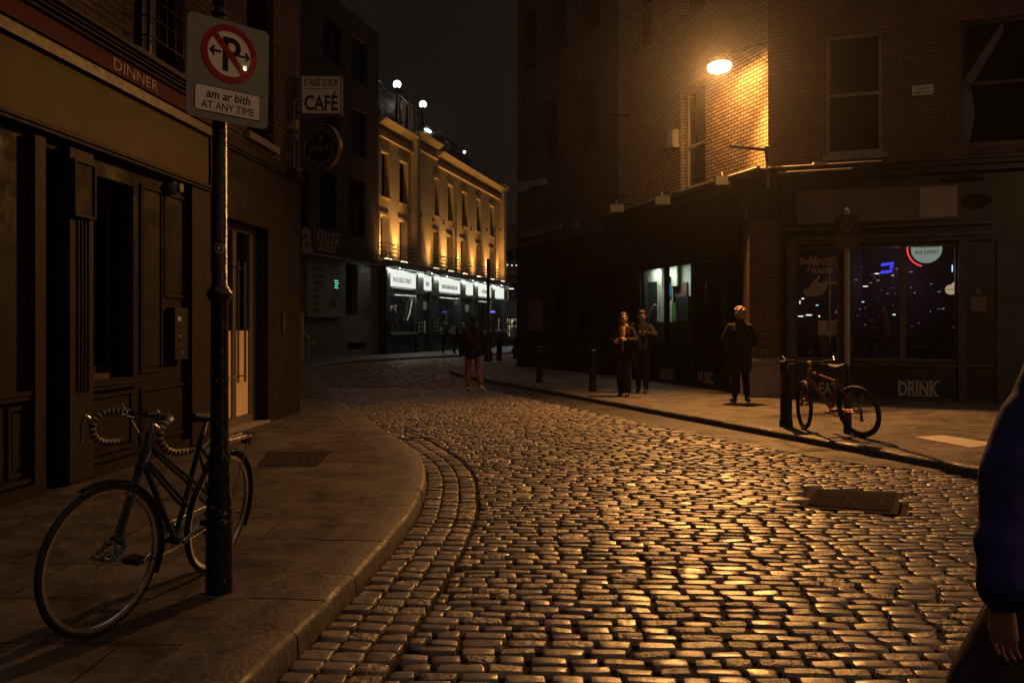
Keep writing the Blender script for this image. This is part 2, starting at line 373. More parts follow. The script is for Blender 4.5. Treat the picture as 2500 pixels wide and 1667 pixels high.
for k_ in stain_later: stain(M[k_], .5 if k_ != 'kerb' else .35, k_ != 'kerb')
for k_ in ('brown_render', 'maroon', 'grey_render'): stain(M[k_], .14, False)
def chips(m, col, th=.64, scale=34):
    nt = m.node_tree; N, L = nt.nodes, nt.links; p = nt.nodes['Principled BSDF']; src = p.inputs['Base Color'].links[0].from_socket
    tc = N.new('ShaderNodeTexCoord'); n = N.new('ShaderNodeTexNoise'); n.inputs['Scale'].default_value = scale; n.inputs['Detail'].default_value = 6; n.inputs['Roughness'].default_value = .65; L.new(tc.outputs['Object'], n.inputs['Vector'])
    r = N.new('ShaderNodeMapRange'); r.inputs[1].default_value = th; r.inputs[2].default_value = th+.03; L.new(n.outputs['Fac'], r.inputs[0])
    mx = N.new('ShaderNodeMix'); mx.data_type = 'RGBA'; L.new(r.outputs[0], mx.inputs[0]); L.new(src, mx.inputs[6]); mx.inputs[7].default_value = (*col, 1); L.new(mx.outputs[2], p.inputs['Base Color'])
chips(M['pole_paint'], (.30, .29, .27), .63); chips(M['maroon'], (.07, .055, .05), .66, 22); chips(M['tan_timber'], (.10, .08, .065), .67, 18); chips(M['black_paint'], (.05, .045, .04), .68, 30)
# ------------------------------------------------------------------ picture to plane helpers (real planes of the place)
def Yg(py, z=0.0): return FPX*(1.5-z)/(py-HY)
def gp(px, py, z=0.0):
    y = Yg(py, z); return ((px-1250)/FPX*y, y)
def zat(py, Y): return 1.5+(HY-py)*Y/FPX
def G(Y): return -0.011*min(max(Y-30, 0), 32)
def gpG(px, py, h=.1):
    y = 35.0
    for _ in range(20): y = FPX*(1.5-h-G(y))/(py-HY)
    return ((px-1250)/FPX*y, y)
# left facade L: x_local s from point A
LA = (-3.97, 6.51); FL = frame2(*LA, .078, .997)
def Ls(px): return (4.478/(.078-(px-1250)/FPX)-6.51)/.997
def LY(s): return 6.51+.997*s
def Lz(px, py): return zat(py, LY(Ls(px)))
# far facade F (college + yellow house)
FA = (-9.32, 36.3); FF = frame2(*FA, .25, .968)
def Fs(px): return (2870/(79*(1780-px)/1056)-36.3)/.968
def FYs(s): return 36.3+.968*s
def Fz(px, py): return zat(py, FYs(Fs(px)))
# corner pub: S side wall, R front
PC = (4.97, 16.3)
def Su(px):
    q = (px-1250)/FPX; return (4.97-16.3*q)/(.293+.956*q)
def Rt(px):
    q = (px-1250)/FPX; return (16.3*q-4.97)/(.942+.336*q)
def Sz(px, py): return zat(py, 16.3+.956*Su(px))
def Rz(px, py): return zat(py, 16.3-.336*Rt(px))
FR = frame2(*PC, .942, -.336)
SLEN = 7.0
FS = frame2(PC[0]-.293*SLEN, PC[1]+.956*SLEN, .293, -.956)
def Sx(px): return SLEN-Su(px)

def haze_box(density):
    b = B(); b.box(-130, 130, -60, 160, -1.6, 19.5)
    o = bpy.data.objects.new('haze', mesh_of('haze', b, 0)); COL.objects.link(o); o['kind'] = 'stuff'
    m, nt, p, out = _new('lamp glow haze'); nt.nodes.remove(p); v = nt.nodes.new('ShaderNodeVolumePrincipled')
    v.inputs['Color'].default_value = (.9, .9, .92, 1); v.inputs['Density'].default_value = density; v.inputs['Anisotropy'].default_value = .9
    nt.links.new(v.outputs[0], out.inputs['Volume']); o.data.materials.append(m)

# ================================================================== GROUND
def smooth_line(P, n=8):
    out = []
    for i in range(len(P)-1):
        p0 = P[max(i-1, 0)]; p1 = P[i]; p2 = P[i+1]; p3 = P[min(i+2, len(P)-1)]
        for k in range(n):
            t = k/n
            out.append(tuple(.5*((2*p1[j])+(-p0[j]+p2[j])*t+(2*p0[j]-5*p1[j]+4*p2[j]-p3[j])*t*t+(-p0[j]+3*p1[j]-3*p2[j]+p3[j])*t**3) for j in (0, 1)))
    out.append(P[-1]); return out
def resample(P, step):
    P = np.array(P); d = np.r_[0, np.cumsum(np.hypot(*np.diff(P, axis=0).T))]
    t = np.arange(0, d[-1], step); return np.stack([np.interp(t, d, P[:, 0]), np.interp(t, d, P[:, 1])], 1)
KL = [(-1.45, -3), (-1.22, 1.0), (-1.12, 2.4), (-1.045, 3.3), (-.985, 3.85), (-.90, 4.55), (-.835, 5.2), (-.785, 5.85), (-.75, 6.75)] + [gp(*p, .1) for p in [(1041,1148),(1027,1109),(992,1081),(945,1050),(835,977),(792,941),(767,919),(755,908)]]
KF = [gpG(*p) for p in [(757,900),(772,893),(810,885),(872,878.5),(1000,872),(1129,866),(1200,863),(1262,859)]]
KLs = smooth_line(KL+KF, 10)
KLs.append((8, 66.0))
kd = Vector((-.385, 1)).normalized()
def KRp(Y): return (3.42-.385*(Y-11.3), Y)
nose = [KRp(-3), KRp(5), KRp(11), KRp(16), KRp(20), KRp(23.5), (-1.78, 25.4), (-1.98, 26.6), (-1.80, 27.6), (-1.45, 28.6), (-1.0, 30.0), (-.45, 32.5), (.25, 35.9), (2.2, 43), (6, 56)]
KRs = smooth_line(nose, 8)

# road polygon
road = np.array(KLs+KRs[::-1])
def inside(P, poly):
    x, y = P[:, 0], P[:, 1]; r = np.zeros(len(P), bool); n = len(poly); j = n-1
    for i in range(n):
        xi, yi, xj, yj = *poly[i], *poly[j]
        c = ((yi > y) != (yj > y)) & (x < (xj-xi)*(y-yi)/(yj-yi+1e-12)+xi); r ^= c; j = i
    return r
def dist_line(P, line):
    line = np.array(line); best = np.full(len(P), 1e9)
    for a, b in zip(line[:-1], line[1:]):
        d = b-a; L2 = d@d+1e-12; t = np.clip(((P-a)@d)/L2, 0, 1); q = a+t[:, None]*d
        best = np.minimum(best, np.hypot(*(P-q).T))
    return best
GV = np.vectorize(G)

# base ground: one sheet to the horizon
b = B(); ys = [-58, -5, 30, 36, 42, 48, 54, 60, 66, 158]
for y in ys:
    for x in (-128, 128): b.v.append((x, y, -.20+G(y)))
for i in range(len(ys)-1): b.f.append((2*i, 2*i+1, 2*i+3, 2*i+2))
b.n = len(b.v)
struct('ground', b, M['asphalt'], 0)
# mortar bed of the road
b = B(); yy = [-3, 30]+list(range(32, 68, 2))
for y in yy:
    for x in (-12, 9): b.v.append((x, y, -.030+G(y)))
for i in range(len(yy)-1): b.f.append((2*i, 2*i+1, 2*i+3, 2*i+2))
b.n = len(b.v); struct('road_bed', b, M['bed'], 0)

# setts
MH = [gp(1998,1196), gp(2181,1206), gp(2168,1247), gp(1976,1232)]          # road cover corners
mhc = np.mean(MH, axis=0); MHO = [tuple(mhc+(np.array(p)-mhc)*1.34) for p in MH]
ASP = [(KRp(y)[0]-w, y) for y, w in ((8.6, .12), (9.3, .62), (11, .78), (14, .82), (17, .85), (20, .9), (21.5, .5), (22.2, .1))]
ASPpoly = np.array(ASP+[KRp(22.4), KRp(8.4)])
def stones(cx, cy, lx, ly, ang, lod, zs, hgt=.06):
    """rounded setts; returns vertex and face arrays"""
    U = {2: np.array([-1, -.95, -.87, -.3, .3, .87, .95, 1.]), 1: np.array([-1, -.90, -.7, .7, .90, 1.]), 0: np.array([-1, -.8, .8, 1.])}[lod]
    V = {2: np.array([-1, -.90, -.76, -.2, .2, .76, .90, 1.]), 1: np.array([-1, -.84, -.62, .62, .84, 1.]), 0: np.array([-1, -.75, .75, 1.])}[lod]
    nu, nv = len(U), len(V); u, v = np.meshgrid(U, V, indexing='ij'); u = u.ravel(); v = v.ravel(); n = len(cx)
    edge = np.maximum(np.abs(u), np.abs(v)); au = np.abs(u); av = np.abs(v)
    drop = np.where(edge > .999, hgt, 0)+.005*np.clip(au, 0, 1)**16+.005*np.clip(av, 0, 1)**12
    sx = u*(1-.10*av**6); sy = v*(1-.13*au**6)
    k1 = RNG.normal(0, 1, (n, 1)); k2 = RNG.normal(0, 1, (n, 1)); k3 = RNG.normal(0, 1, (n, 1)); k4 = RNG.normal(0, 1, (n, 1))
    X = sx*lx[:, None]/2*(1+.05*k4*v)+RNG.normal(0, .0020, (n, nu*nv)); Yv = sy*ly[:, None]/2*(1+.06*k3*u)+RNG.normal(0, .0015, (n, nu*nv))
    Z = -drop+zs[:, None]+.0022*k1*u+.0022*k2*v+.0020*k3*(1-u*u)*(1-v*v)+RNG.normal(0, .0006, (n, nu*nv))
    ca, sa = np.cos(ang)[:, None], np.sin(ang)[:, None]
    WX = cx[:, None]+X*ca-Yv*sa; WY = cy[:, None]+X*sa+Yv*ca
    vs = np.stack([WX, WY, Z], 2).reshape(-1, 3)
    f = np.array([[i*nv+j, (i+1)*nv+j, (i+1)*nv+j+1, i*nv+j+1] for i in range(nu-1) for j in range(nv-1)])
    fs = (f[None]+(np.arange(n)*nu*nv)[:, None, None]).reshape(-1, 4)
    return vs, fs
def np_mesh(name, parts, NS=10**9):
    off = 0; V = []; F = []
    for v, f in parts: V.append(v); F.append(f+off); off += len(v)
    V = np.concatenate(V); F = np.concatenate(F)
    me = bpy.data.meshes.new(name); me.vertices.add(len(V)); me.vertices.foreach_set('co', V.ravel())
    me.loops.add(F.size); me.loops.foreach_set('vertex_index', F.ravel().astype(np.int32))
    me.polygons.add(len(F)); me.polygons.foreach_set('loop_start', np.arange(0, F.size, 4, dtype=np.int32))
    me.polygons.foreach_set('loop_total', np.full(len(F), 4, np.int32)); me.update(calc_edges=True)
    me.polygons.foreach_set('use_smooth', np.arange(len(F)) < NS); me.validate(); return me
pts = []; y = 1.2
while y < 60:
    p = .098 if y < 30 else .13
    x = -9.5+random.random()*.2
    xr = 7.5
    while x < xr:
        l = random.choice((.15, .17, .19, .21, .18, .23, .14)) + random.uniform(-.012, .012)
        if y > 30: l *= 1.3
        pts.append((x+l/2, y, l, p)); x += l
    y += p
P = np.array(pts)
wx = P[:, 0]; wy = P[:, 1] - .035*wx + .035*np.sin(wx*.9+P[:, 1]*.35)+.02*np.sin(wx*2.1+1+P[:, 1]*.8)
C = np.stack([wx, wy], 1)
dL = dist_line(C, KLs[:150]); dR = dist_line(C, KRs)
GUT = .46
keep = inside(C, road) & (dL > .06) & (dR > .07)
near_gut = (C[:, 1] < 11.3) & (C[:, 0] < 0.2)
EDGE = GUT+.015                      # cut the setts that meet the gutter to length
full = P[:, 2].copy(); cut = near_gut & (dL < EDGE+full/2) & (dL+full/2 > EDGE+.06)
newl = np.where(cut, dL+full/2-EDGE, full); C[:, 0] += np.where(cut, (full-newl)/2, 0); P[:, 2] = newl
keep &= ~(near_gut & (dL < EDGE+full/2) & ~cut)
keep &= ~inside(C, ASPpoly) & ~inside(C, np.array(MHO))
# visible only
keep &= (np.abs(C[:, 0]) < .66*C[:, 1]+2.4) & (C[:, 1] > 1.2)
C = C[keep]; Lx = P[keep, 2]; Ly = P[keep, 3]
N = len(C); ang = -.035+.035*.9*np.cos(C[:, 0]*.9+C[:, 1]*.35)+RNG.normal(0, .012, N)
gapx = RNG.uniform(.014, .030, N); gapy = RNG.uniform(.016, .028, N)
zs = RNG.normal(0, .0026, N)+GV(C[:, 1])
cov = [(C[:, 1] < 8.5, 2), ((C[:, 1] >= 8.5) & (C[:, 1] < 20), 1), (C[:, 1] >= 20, 0)]
parts = []
for m_, lod in cov[:2]:
    parts.append(stones(C[m_, 0]+RNG.normal(0, .003, m_.sum()), C[m_, 1]+RNG.normal(0, .003, m_.sum()), Lx[m_]-gapx[m_], Ly[m_]-gapy[m_], ang[m_], lod, zs[m_]))
# three gutter courses following the kerb
gl = np.array([q for q in KLs if q[1] > 1.0 and q[1] < 11.6])
for k in range(3):
    ln = resample(gl, .125); tg = np.gradient(ln, axis=0); tg /= np.linalg.norm(tg, axis=1)[:, None]
    nm = np.stack([tg[:, 1], -tg[:, 0]], 1); cc = ln+nm*(.085+.15*k); n = len(cc)
    fade = np.clip((11.4-cc[:, 1])/1.0, 0, 1)
    ok = RNG.random(n) < .2+fade
    cc = cc[ok]; tg2 = tg[ok]; n = len(cc)
    parts.append(stones(cc[:, 0], cc[:, 1], RNG.uniform(.128, .144, n), RNG.uniform(.096, .116, n), np.arctan2(tg2[:, 1], tg2[:, 0])+PI/2+RNG.normal(0, .05, n), 2, RNG.normal(-.008, .004, n)))
NS_ = sum(len(f) for v, f in parts); m_, lod = cov[2]
parts.append(stones(C[m_, 0], C[m_, 1], Lx[m_]-gapx[m_], Ly[m_]-gapy[m_], ang[m_], lod, zs[m_]))
struct('cobbled_road', np_mesh('cobbled_road', parts, NS_), M['sett'], )

# asphalt strip along the far kerb
b = B()
for i in range(len(ASP)-1):
    a, c = ASP[i], ASP[i+1]; ka, kc = KRp(a[1]), KRp(c[1])
    b.quad((*a, -.004), (ka[0], ka[1], .006), (kc[0], kc[1], .006), (*c, -.004)); b.quad((*a, -.004), (*c, -.004), (c[0]-.01, c[1], -.06), (a[0]-.01, a[1], -.06))
struct('road_patch', b, M['asphalt'], 0)

# kerbs
def kerb(name, line, width, h=.1, lo=.75, hi=1.0, side=1):
    line = np.array(line); d = np.r_[0, np.cumsum(np.hypot(*np.diff(line, axis=0).T))]
    prof = [(-width, h-.004), (-width*.5, h), (-.03, h-.001), (-.010, h-.012), (0, h-.032), (.012, -.10)]
    b = B(); s = 0.0
    while s < d[-1]-.2:
        e_ = min(s+random.uniform(lo, hi), d[-1]); n = 6; ring = []
        dz = random.uniform(-.004, .004); dn = random.uniform(-.006, .006)
        for k in range(n+1):
            t = s+.004+(e_-s-.008)*k/n
            x, yv = np.interp(t, d, line[:, 0]), np.interp(t, d, line[:, 1])
            x2, y2 = np.interp(min(t+.05, d[-1]), d, line[:, 0]), np.interp(min(t+.05, d[-1]), d, line[:, 1])
            x1, y1 = np.interp(max(t-.05, 0), d, line[:, 0]), np.interp(max(t-.05, 0), d, line[:, 1])
            tx, ty = x2-x1, y2-y1; l = math.hypot(tx, ty)+1e-9; nx, ny = ty/l*side, -tx/l*side
            end = .006 if k in (0, n) else 0
            chip = noise.noise((x*3, yv*3, 0))*.006
            ring.append([(x+nx*(o+dn+(chip-.004 if o > -.05 else 0)), yv+ny*(o+dn+(chip-.004 if o > -.05 else 0)), z+G(yv)+dz-(end if z > 0 else 0)) for o, z in prof])
        vs = [p for r in ring for p in r]; m = len(prof)
        fs = [(k*m+j, k*m+j+1, (k+1)*m+j+1, (k+1)*m+j) for k in range(n) for j in range(m-1)]
        fs += [tuple(range(m)), tuple(n*m+j for j in range(m))[::-1]]
        b.add(vs, fs); s = e_
    return struct(name, b, M['kerb'], 40)
kerb('kerb', [q for q in KLs if q[1] > -2], .44, side=1, lo=.42, hi=.85)
kerb('kerb', KRs, .30, side=-1, lo=.8, hi=1.1)

# left pavement: strip between the kerb and the buildings
def strip(name, A, Bn, mat_, z=.094, n=14):
    A = np.array(A); Bn = np.array(Bn); b = B(); m = len(A)
    for i in range(m):
        for k in range(n+1):
            p = A[i]+(Bn[i]-A[i])*k/n; b.v.append((p[0], p[1], z+G(p[1])))
    for i in range(m-1):
        for k in range(n): a = i*(n+1)+k; b.f.append((a, a+1, a+n+2, a+n+1))
    b.n = len(b.v); return struct(name, b, mat_, 60)
ctrl = [(-3, (-6, -3)), (2.4, (-5.6, 2.4)), (6.7, (-5.2, 6.7)), (11.2, (-4.9, 12)), (15.6, (-7.5, 16)), (25, (-14, 26)), (28, (-15, 30)), (35, (-10.9, 36.2)), (43.5, (-8.8, 44.5)), (47.5, (-7.4, 49)), (66, (-1, 72))]
Ac = [np.array(q) for q in KLs]; Bc = []
for q in Ac:
    yy_ = q[1]; Bc.append((np.interp(yy_, [c[0] for c in ctrl], [c[1][0] for c in ctrl]), np.interp(yy_, [c[0] for c in ctrl], [c[1][1] for c in ctrl])))
Ai = []
for i, q in enumerate(Ac):
    a = Ac[max(i-1, 0)]; c = Ac[min(i+1, len(Ac)-1)]; t = c-a; t = t/(np.linalg.norm(t)+1e-9); Ai.append(q+np.array((-t[1], t[0]))*.43)
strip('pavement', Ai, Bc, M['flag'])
# right pavement
Ar = []
KRa = [np.array(q) for q in KRs]
for i, q in enumerate(KRa):
    a = KRa[max(i-1, 0)]; c = KRa[min(i+1, len(KRa)-1)]; t = c-a; t = t/(np.linalg.norm(t)+1e-9); Ar.append(q+np.array((t[1], -t[0]))*.29)
ctr = [(-3, (16, -3)), (5, (15, 5)), (11.3, (14, 13)), (16, (9, 19)), (20, (6, 22)), (25, (3, 29)), (28, (2.5, 31)), (35.9, (3.5, 36)), (56, (8, 56))]
Br = [(np.interp(q[1], [c[0] for c in ctr], [c[1][0] for c in ctr]), np.interp(q[1], [c[0] for c in ctr], [c[1][1] for c in ctr])) for q in KRa]
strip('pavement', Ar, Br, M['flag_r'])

# covers and slabs set in the ground
def plate(b, cs, z, h=.004):
    b.add([(*p, z+h) for p in cs]+[(*p, z-.02) for p in cs], [(0, 1, 2, 3), (0, 4, 5, 1), (1, 5, 6, 2), (2, 6, 7, 3), (3, 7, 4, 0)])
t_ = thing('manhole_cover', 'cast iron access cover with raised pattern set in the cobbles', 'manhole cover', T(*mhc, 0))
b = B(); plate(b, [tuple(mhc+(np.array(p)-mhc)*1.24) for p in MH], -.008); part('surround', b, M['bed'], t_, Matrix(), smooth=0)
b = B(); plate(b, [tuple(mhc+(np.array(p)-mhc)*1.06) for p in MH], -.001); part('frame', b, M['iron'], t_, Matrix(), smooth=0)
b = B(); plate(b, MH, .002)
q = [np.array(p) for p in MH]
for i in range(9):
    for j in range(9):
        u, v = (i+.5)/9, (j+.5)/9; c = (q[0]*(1-u)+q[1]*u)*(1-v)+(q[3]*(1-u)+q[2]*u)*v
        b.lathe([(.024, -.001), (.020, .003), (.0, .0035)], (c[0], c[1], .005), 8, caps=False)
part('lid', b, M['iron'], t_, Matrix())
b = B(); cs = [gp(655, 1101, .1), gp(812, 1101, .1), gp(772, 1137, .1), gp(628, 1137, .1)]; plate(b, cs, .096)
solo('pavement_cover', b, M['iron'], 'dark rectangular metal cover in the flagstones behind the parked bicycle with drop bars', 'manhole cover', smooth=0)
b = B(); cs = [gp(2300, 1062, .1), gp(2440, 1083, .1), gp(2370, 1092, .1), gp(2232, 1067, .1)]; plate(b, cs, .097)
solo('paving_slab', b, mat('new pale slab', (.42, .37, .30), .7, var=.08, bump=.1), 'pale new concrete slab let into the pavement beyond the leaning mountain bike', 'paving slab', smooth=0)

# ================================================================== LEFT CORNER PUB
def sash(parent, fr, x0, x1, z0, z1, d, frame_m, glass_m, bar=.05, mid=.5, cols=1, name='window', sill=None, curtain=None, top=False):
    """sash window set in an opening; returns the frame part with pane and sill sub-parts"""
    b = B(); t = .06
    b.box(x0, x0+bar, d-.05, d, z0, z1); b.box(x1-bar, x1, d-.05, d, z0, z1)
    b.box(x0+bar, x1-bar, d-.05, d, z0, z0+bar*1.3); b.box(x0+bar, x1-bar, d-.05, d, z1-bar*1.2, z1)
    if mid:
        zm = z0+(z1-z0)*mid; b.box(x0+bar, x1-bar, d-.055, d-.004, zm-.028, zm+.028)
    for k in range(1, cols):
        xm = x0+(x1-x0)*k/cols; b.box(xm-.02, xm+.02, d-.045, d-.006, z0+bar*1.3, z1-bar*1.2)
    w = part(name, b, frame_m, parent, fr)
    b = B(); b.quad((x0, d-.002, z0), (x1, d-.002, z0), (x1, d-.002, z1), (x0, d-.002, z1)); part('pane', b, glass_m, w, fr, smooth=0)
    if curtain:
        b = B()
        for a, c in curtain:
            n = 14
            for i in range(n):
                xa, xb = a+(c-a)*i/n, a+(c-a)*(i+1)/n
                b.quad((xa, d-.012-.006*(i % 2), z0+.06), (xb, d-.012-.006*((i+1) % 2), z0+.06), (xb, d-.012-.006*((i+1) % 2), z1-.06), (xa, d-.012-.006*(i % 2), z1-.06))
        part('curtain', b, M['curtain'], w, fr, smooth=0)
    if sill:
        b = B(); b.box(x0-.08, x1+.08, -.07, .06, z0-.10, z0-.002); part('sill', b, sill, w, fr)
    return w

pub = thing('corner_pub', 'brown brick corner pub with red awning band, cream fascia and glass double door', 'building', FL)
S1 = 7.07; S0 = -9.5
ws_ = [(Ls(328), Ls(450), 4.30, 6.6), (Ls(603), Ls(668), 4.12, 6.6), (.0-1.0, .1, 4.30, 6.6), (-4.5, -3.4, 4.3, 6.6)]
b = B(); wall(b, S0, S1, 3.84, 12, [(*w,) for w in ws_], .16); shell(b, S0, S1, 3.0, 12, 7)
part('wall', b, M['leftbrick'], pub, smooth=0)
DR = (Ls(541), Ls(655), .1, 2.88)
b = B(); wall(b, 3.62, S1, .05, 3.83, [DR], .30, .0); b.quad((S1, .0, .05), (S1, 7, .05), (S1, 7, 3.83), (S1, .0, 3.83))
part('rendered_wall', b, M['brown_render'], pub, smooth=0)
b = B(); b.box(3.62, S1+.02, -.05, .0, 3.80, 3.90); b.box(3.62, S1+.02, -.03, -.001, 3.76, 3.80); part('string_course', b, M['brown_render'], pub)
for i, w in enumerate(ws_):
    c = None
    if i == 0: c = [(w[0]+.42, w[0]+.72)]
    sash(pub, FL, *w, .16, M['black_paint'], M['dark_glass'], mid=.5, cols=2 if i == 0 else 1, sill=M['concrete'], curtain=c)
# window guard
b = B(); x0, x1 = ws_[0][0], ws_[0][1]
for z in (4.42, 4.62, 4.82, 4.98): b.tube([(x0-.02, -.03, z), (x0-.02, -.16, z), (x1+.02, -.16, z), (x1+.02, -.03, z)], .010, 6)
for k in range(7): xx = x0+(x1-x0)*k/6; b.cyl((xx, -.16, 4.40), (xx, -.16, 4.98), .007, n=6)
part('window_guard', b, M['black_metal'], pub)
# shopfront
b = B()
for z0, z1, y in ((4.02, 4.05, -.20), (4.05, 4.075, -.24), (4.075, 4.10, -.27), (4.10, 4.135, -.31)): b.box(S0, 3.60, y, -.001, z0, z1)
part('cornice', b, M['tan_timber'], pub)
aw = B(); aw.box(S0, Ls(520)-.14, -.16, -.002, 3.852, 4.018)
aw = part('awning', aw, M['red_cloth'], pub)
b = B(); b.text('DINNER', (Ls(237)+Ls(347))/2, 3.935, Ls(345)-Ls(233), .105, -.162, .004, bold=-.004)
part('lettering', b, M['pale_letter'], aw, FL, smooth=0)
b = B(); b.box(S0, 3.62, -.13, -.003, 3.745, 3.850); part('awning_rail', b, M['navy'], pub)
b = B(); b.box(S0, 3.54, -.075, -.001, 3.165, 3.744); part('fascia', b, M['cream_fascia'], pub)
b = B(); b.box(S0, 3.58, -.12, -.001, 3.125, 3.163); b.box(S0, 3.58, -.10, -.001, 3.095, 3.124); part('fascia_moulding', b, M['tan_timber'], pub)
b = B(); b.box(3.545, 3.60, -.10, -.001, 3.165, 3.744)
for k in range(16): b.ball((3.64, -.06, 2.2+k*.095), (.018, .018, .05), 6)
part('downpipe', b, M['black_metal'], pub)
# ground floor timber: openings
o = [(-1.6, -.02, .95, 2.95), (Ls(95), Ls(152), .1, 3.0), (Ls(214), Ls(330), .98, 2.9), (-4.2, -2.0, .95, 2.95)]
b = B(); wall(b, S0, 3.62, .05, 3.095, o, .42, .02); part('shopfront', b, M['maroon'], pub, smooth=0)
b = B()
for a, c in ((Ls(69), Ls(95)), (Ls(155), Ls(213))):
    b.sep().box(a, c, -.06, .02, .12, 3.05)
a, c = Ls(155), Ls(213)
for k in range(4):
    xx = a+(c-a)*(.3+.15*k); b.box(xx-.008, xx+.008, -.075, -.061, .9, 2.5)
b.sep().box(Ls(455), Ls(500), -.07, .02, .12, 3.09)
part('pilaster', b, M['tan_timber'], pub)
b = B()
for a, c in ((S0, Ls(95)), (Ls(214), Ls(338))):
    b.box(a, c, -.05, .02, .93, .965); b.box(a, c, -.035, .02, .89, .928); b.box(a, c, -.04, .02, .22, .26)
b.box(S0, Ls(95), -.07, .02, .05, .2); b.box(Ls(155), 3.6, -.05, .02, .05, .2)
part('stall_riser', b, M['maroon'], pub)
def panel(b, x0, x1, z0, z1, y=.02, w=.035):
    for a, c, e, g in ((x0, x1, z0, z0+w), (x0, x1, z1-w, z1), (x0, x0+w, z0+w, z1-w), (x1-w, x1, z0+w, z1-w)): b.box(a, c, y-.022, y, e, g)
    b.box(x0+w*1.8, x1-w*1.8, y-.012, y, z0+w*1.8, z1-w*1.8)
for a, c, e, g in ((Ls(345), Ls(398), 1.0, 2.95), (Ls(345), Ls(452), .28, .85), (Ls(402), Ls(452), 1.8, 2.95), (Ls(222), Ls(325), .28, .85), (Ls(20), Ls(66), .28, .85), (Ls(20), Ls(66)-.9, .28, .85), (-1.55, -.1, .28, .85)):
    if c > a: b = B(); panel(b, a, c, e, g); part('panel', b, M['maroon'], pub)
wn1 = sash(pub, FL, o[2][0], o[2][1], o[2][2], o[2][3], .30, M['tan_timber'], M['dark_glass'], mid=0, cols=2, bar=.09)
b = B(); b.box(o[2][0], o[2][1]-.3, .10, .26, .98, 1.03); part('sill', b, M['cream_fascia'], wn1, FL)
b = B()
for z in (1.25, 1.42, 1.6, 1.9, 2.05): b.box(o[2][0]+.25, o[2][0]+.38, .29, .296, z, z+.07)
b.box(o[2][0]+.30, o[2][0]+.34, .285, .296, 2.15, 2.62); part('bottle_shelf', b, M['curtain'], wn1, FL)
for q_ in (o[0], o[3]): sash(pub, FL, *q_, .25, M['maroon'], M['dark_glass'], mid=0, cols=3)
b = B(); b.box(Ls(95), Ls(152), .38, .42, .1, 3.0); b.box(Ls(95)+.06, Ls(152)-.06, .36, .38, .3, 1.3); part('door', b, M['navy'], pub)
# glass double door
dr = B(); x0, x1, z0, z1 = DR; xm = (x0+x1)/2+.05
dr.box(x0, x0+.09, .18, .26, z0, z1); dr.box(x1-.16, x1, .18, .26, z0, z1); dr.box(x0+.09, x1-.16, .18, .26, z1-.10, z1); dr.box(x0+.09, x1-.16, .18, .26, z0, z0+.13)
dr.box(xm-.06, xm-.004, .19, .25, z0+.13, z1-.1); dr.box(xm+.004, xm+.06, .19, .25, z0+.13, z1-.1)
dr.box(x0+.09, x0+.16, .19, .25, z0+.13, z1-.1); dr.box(x1-.22, x1-.16, .19, .25, z0+.13, z1-.1)
dr = part('door', dr, mat('grey door frame', (.13, .115, .095), .45, var=.1), pub)
b = B(); b.quad((x0+.1, .24, z0+.1), (x1-.17, .24, z0+.1), (x1-.17, .24, z1-.08), (x0+.1, .24, z1-.08)); part('pane', b, M['dark_glass'], dr, FL, smooth=0)
b = B(); b.box(x0+.165, xm-.065, .212, .232, z0+.14, 1.42); b.box(xm+.065, x1-.225, .212, .232, z0+.14, 1.42); part('frosted_panel', b, M['frost'], dr, FL)
for xx in (xm-.10, xm+.14):
    b = B(); b.cyl((xx, .10, .72), (xx, .10, 2.36), .017, n=10)
    for z in (.8, 2.28): b.cyl((xx, .10, z), (xx, .20, z), .011, n=8)
    part('handle', b, M['steel'], dr, FL)
b = B(); b.box(x0-.02, x1+.02, -.02, .30, .085, .125); part('step', b, M['concrete'], pub)
# things hanging on the left pub
b = B(); b.box(-.17, .17, -.05, .0, -.25, .25)
t_ = thing('picture_frame', 'framed monochrome picture hung high on the fluted pilaster', 'picture', FL @ T((Ls(160)+Ls(202))/2, -.062, 2.70))
def ring_frame(b, x0, x1, z0, z1, w, y0, y1):
    b.box(x0, x0+w, y0, y1, z0, z1); b.box(x1-w, x1, y0, y1, z0, z1); b.box(x0+w, x1-w, y0, y1, z0, z0+w); b.box(x0+w, x1-w, y0, y1, z1-w, z1)
b = B(); ring_frame(b, -.16, .16, -.25, .25, .022, -.05, 0); part('frame', b, M['tan_timber'], t_)
b = B(); b.box(-.138, .138, -.03, -.01, -.228, .228); part('print', b, mat('murky print', (.06, .05, .036), .75, spec=.1, var=.8, scale=5, detail=2), t_, smooth=0)
t_ = thing('card_reader', 'black wall box with a small pale label beside the dark pilaster', 'entry box', FL @ T((Ls(405)+Ls(446))/2, .02, 1.42))
b = B(); b.box(-.15, .15, -.10, 0, -.27, .27); b.box(-.16, .16, -.11, 0, -.30, -.272); part('body', b, M['black_paint'], t_)
b = B(); b.box(-.09, -.02, -.104, -.101, .12, .17); part('label_plate', b, M['sign_white'], t_)
b = B()
for k in range(3): b.ball((-.04+.03*k, -.103, -.05-.09*k), (.02, .008, .012), 8)
part('button', b, M['steel'], t_)
b = B(); b.box(-.035, .035, -.03, 0, -.16, .16); 
for k in range(5): b.ball((0, -.032, -.11+.05*k), (.014, .008, .014), 8)
solo('door_bell_panel', b, mat('brass', (.45, .28, .12), .35, .9), 'narrow brass bell panel beside the glass double door', 'bell panel', FL @ T(Ls(689), -.002, 1.55))
b = B(); b.lathe([(.075, 0), (.075, .05), (.055, .07), (.05, .12)], n=20); b.tf(RX(PI/2))
solo('security_camera', b, M['sign_grey'], 'small round camera under the end of the cream fascia', 'camera', FL @ T(Ls(414), -.02, 3.0))
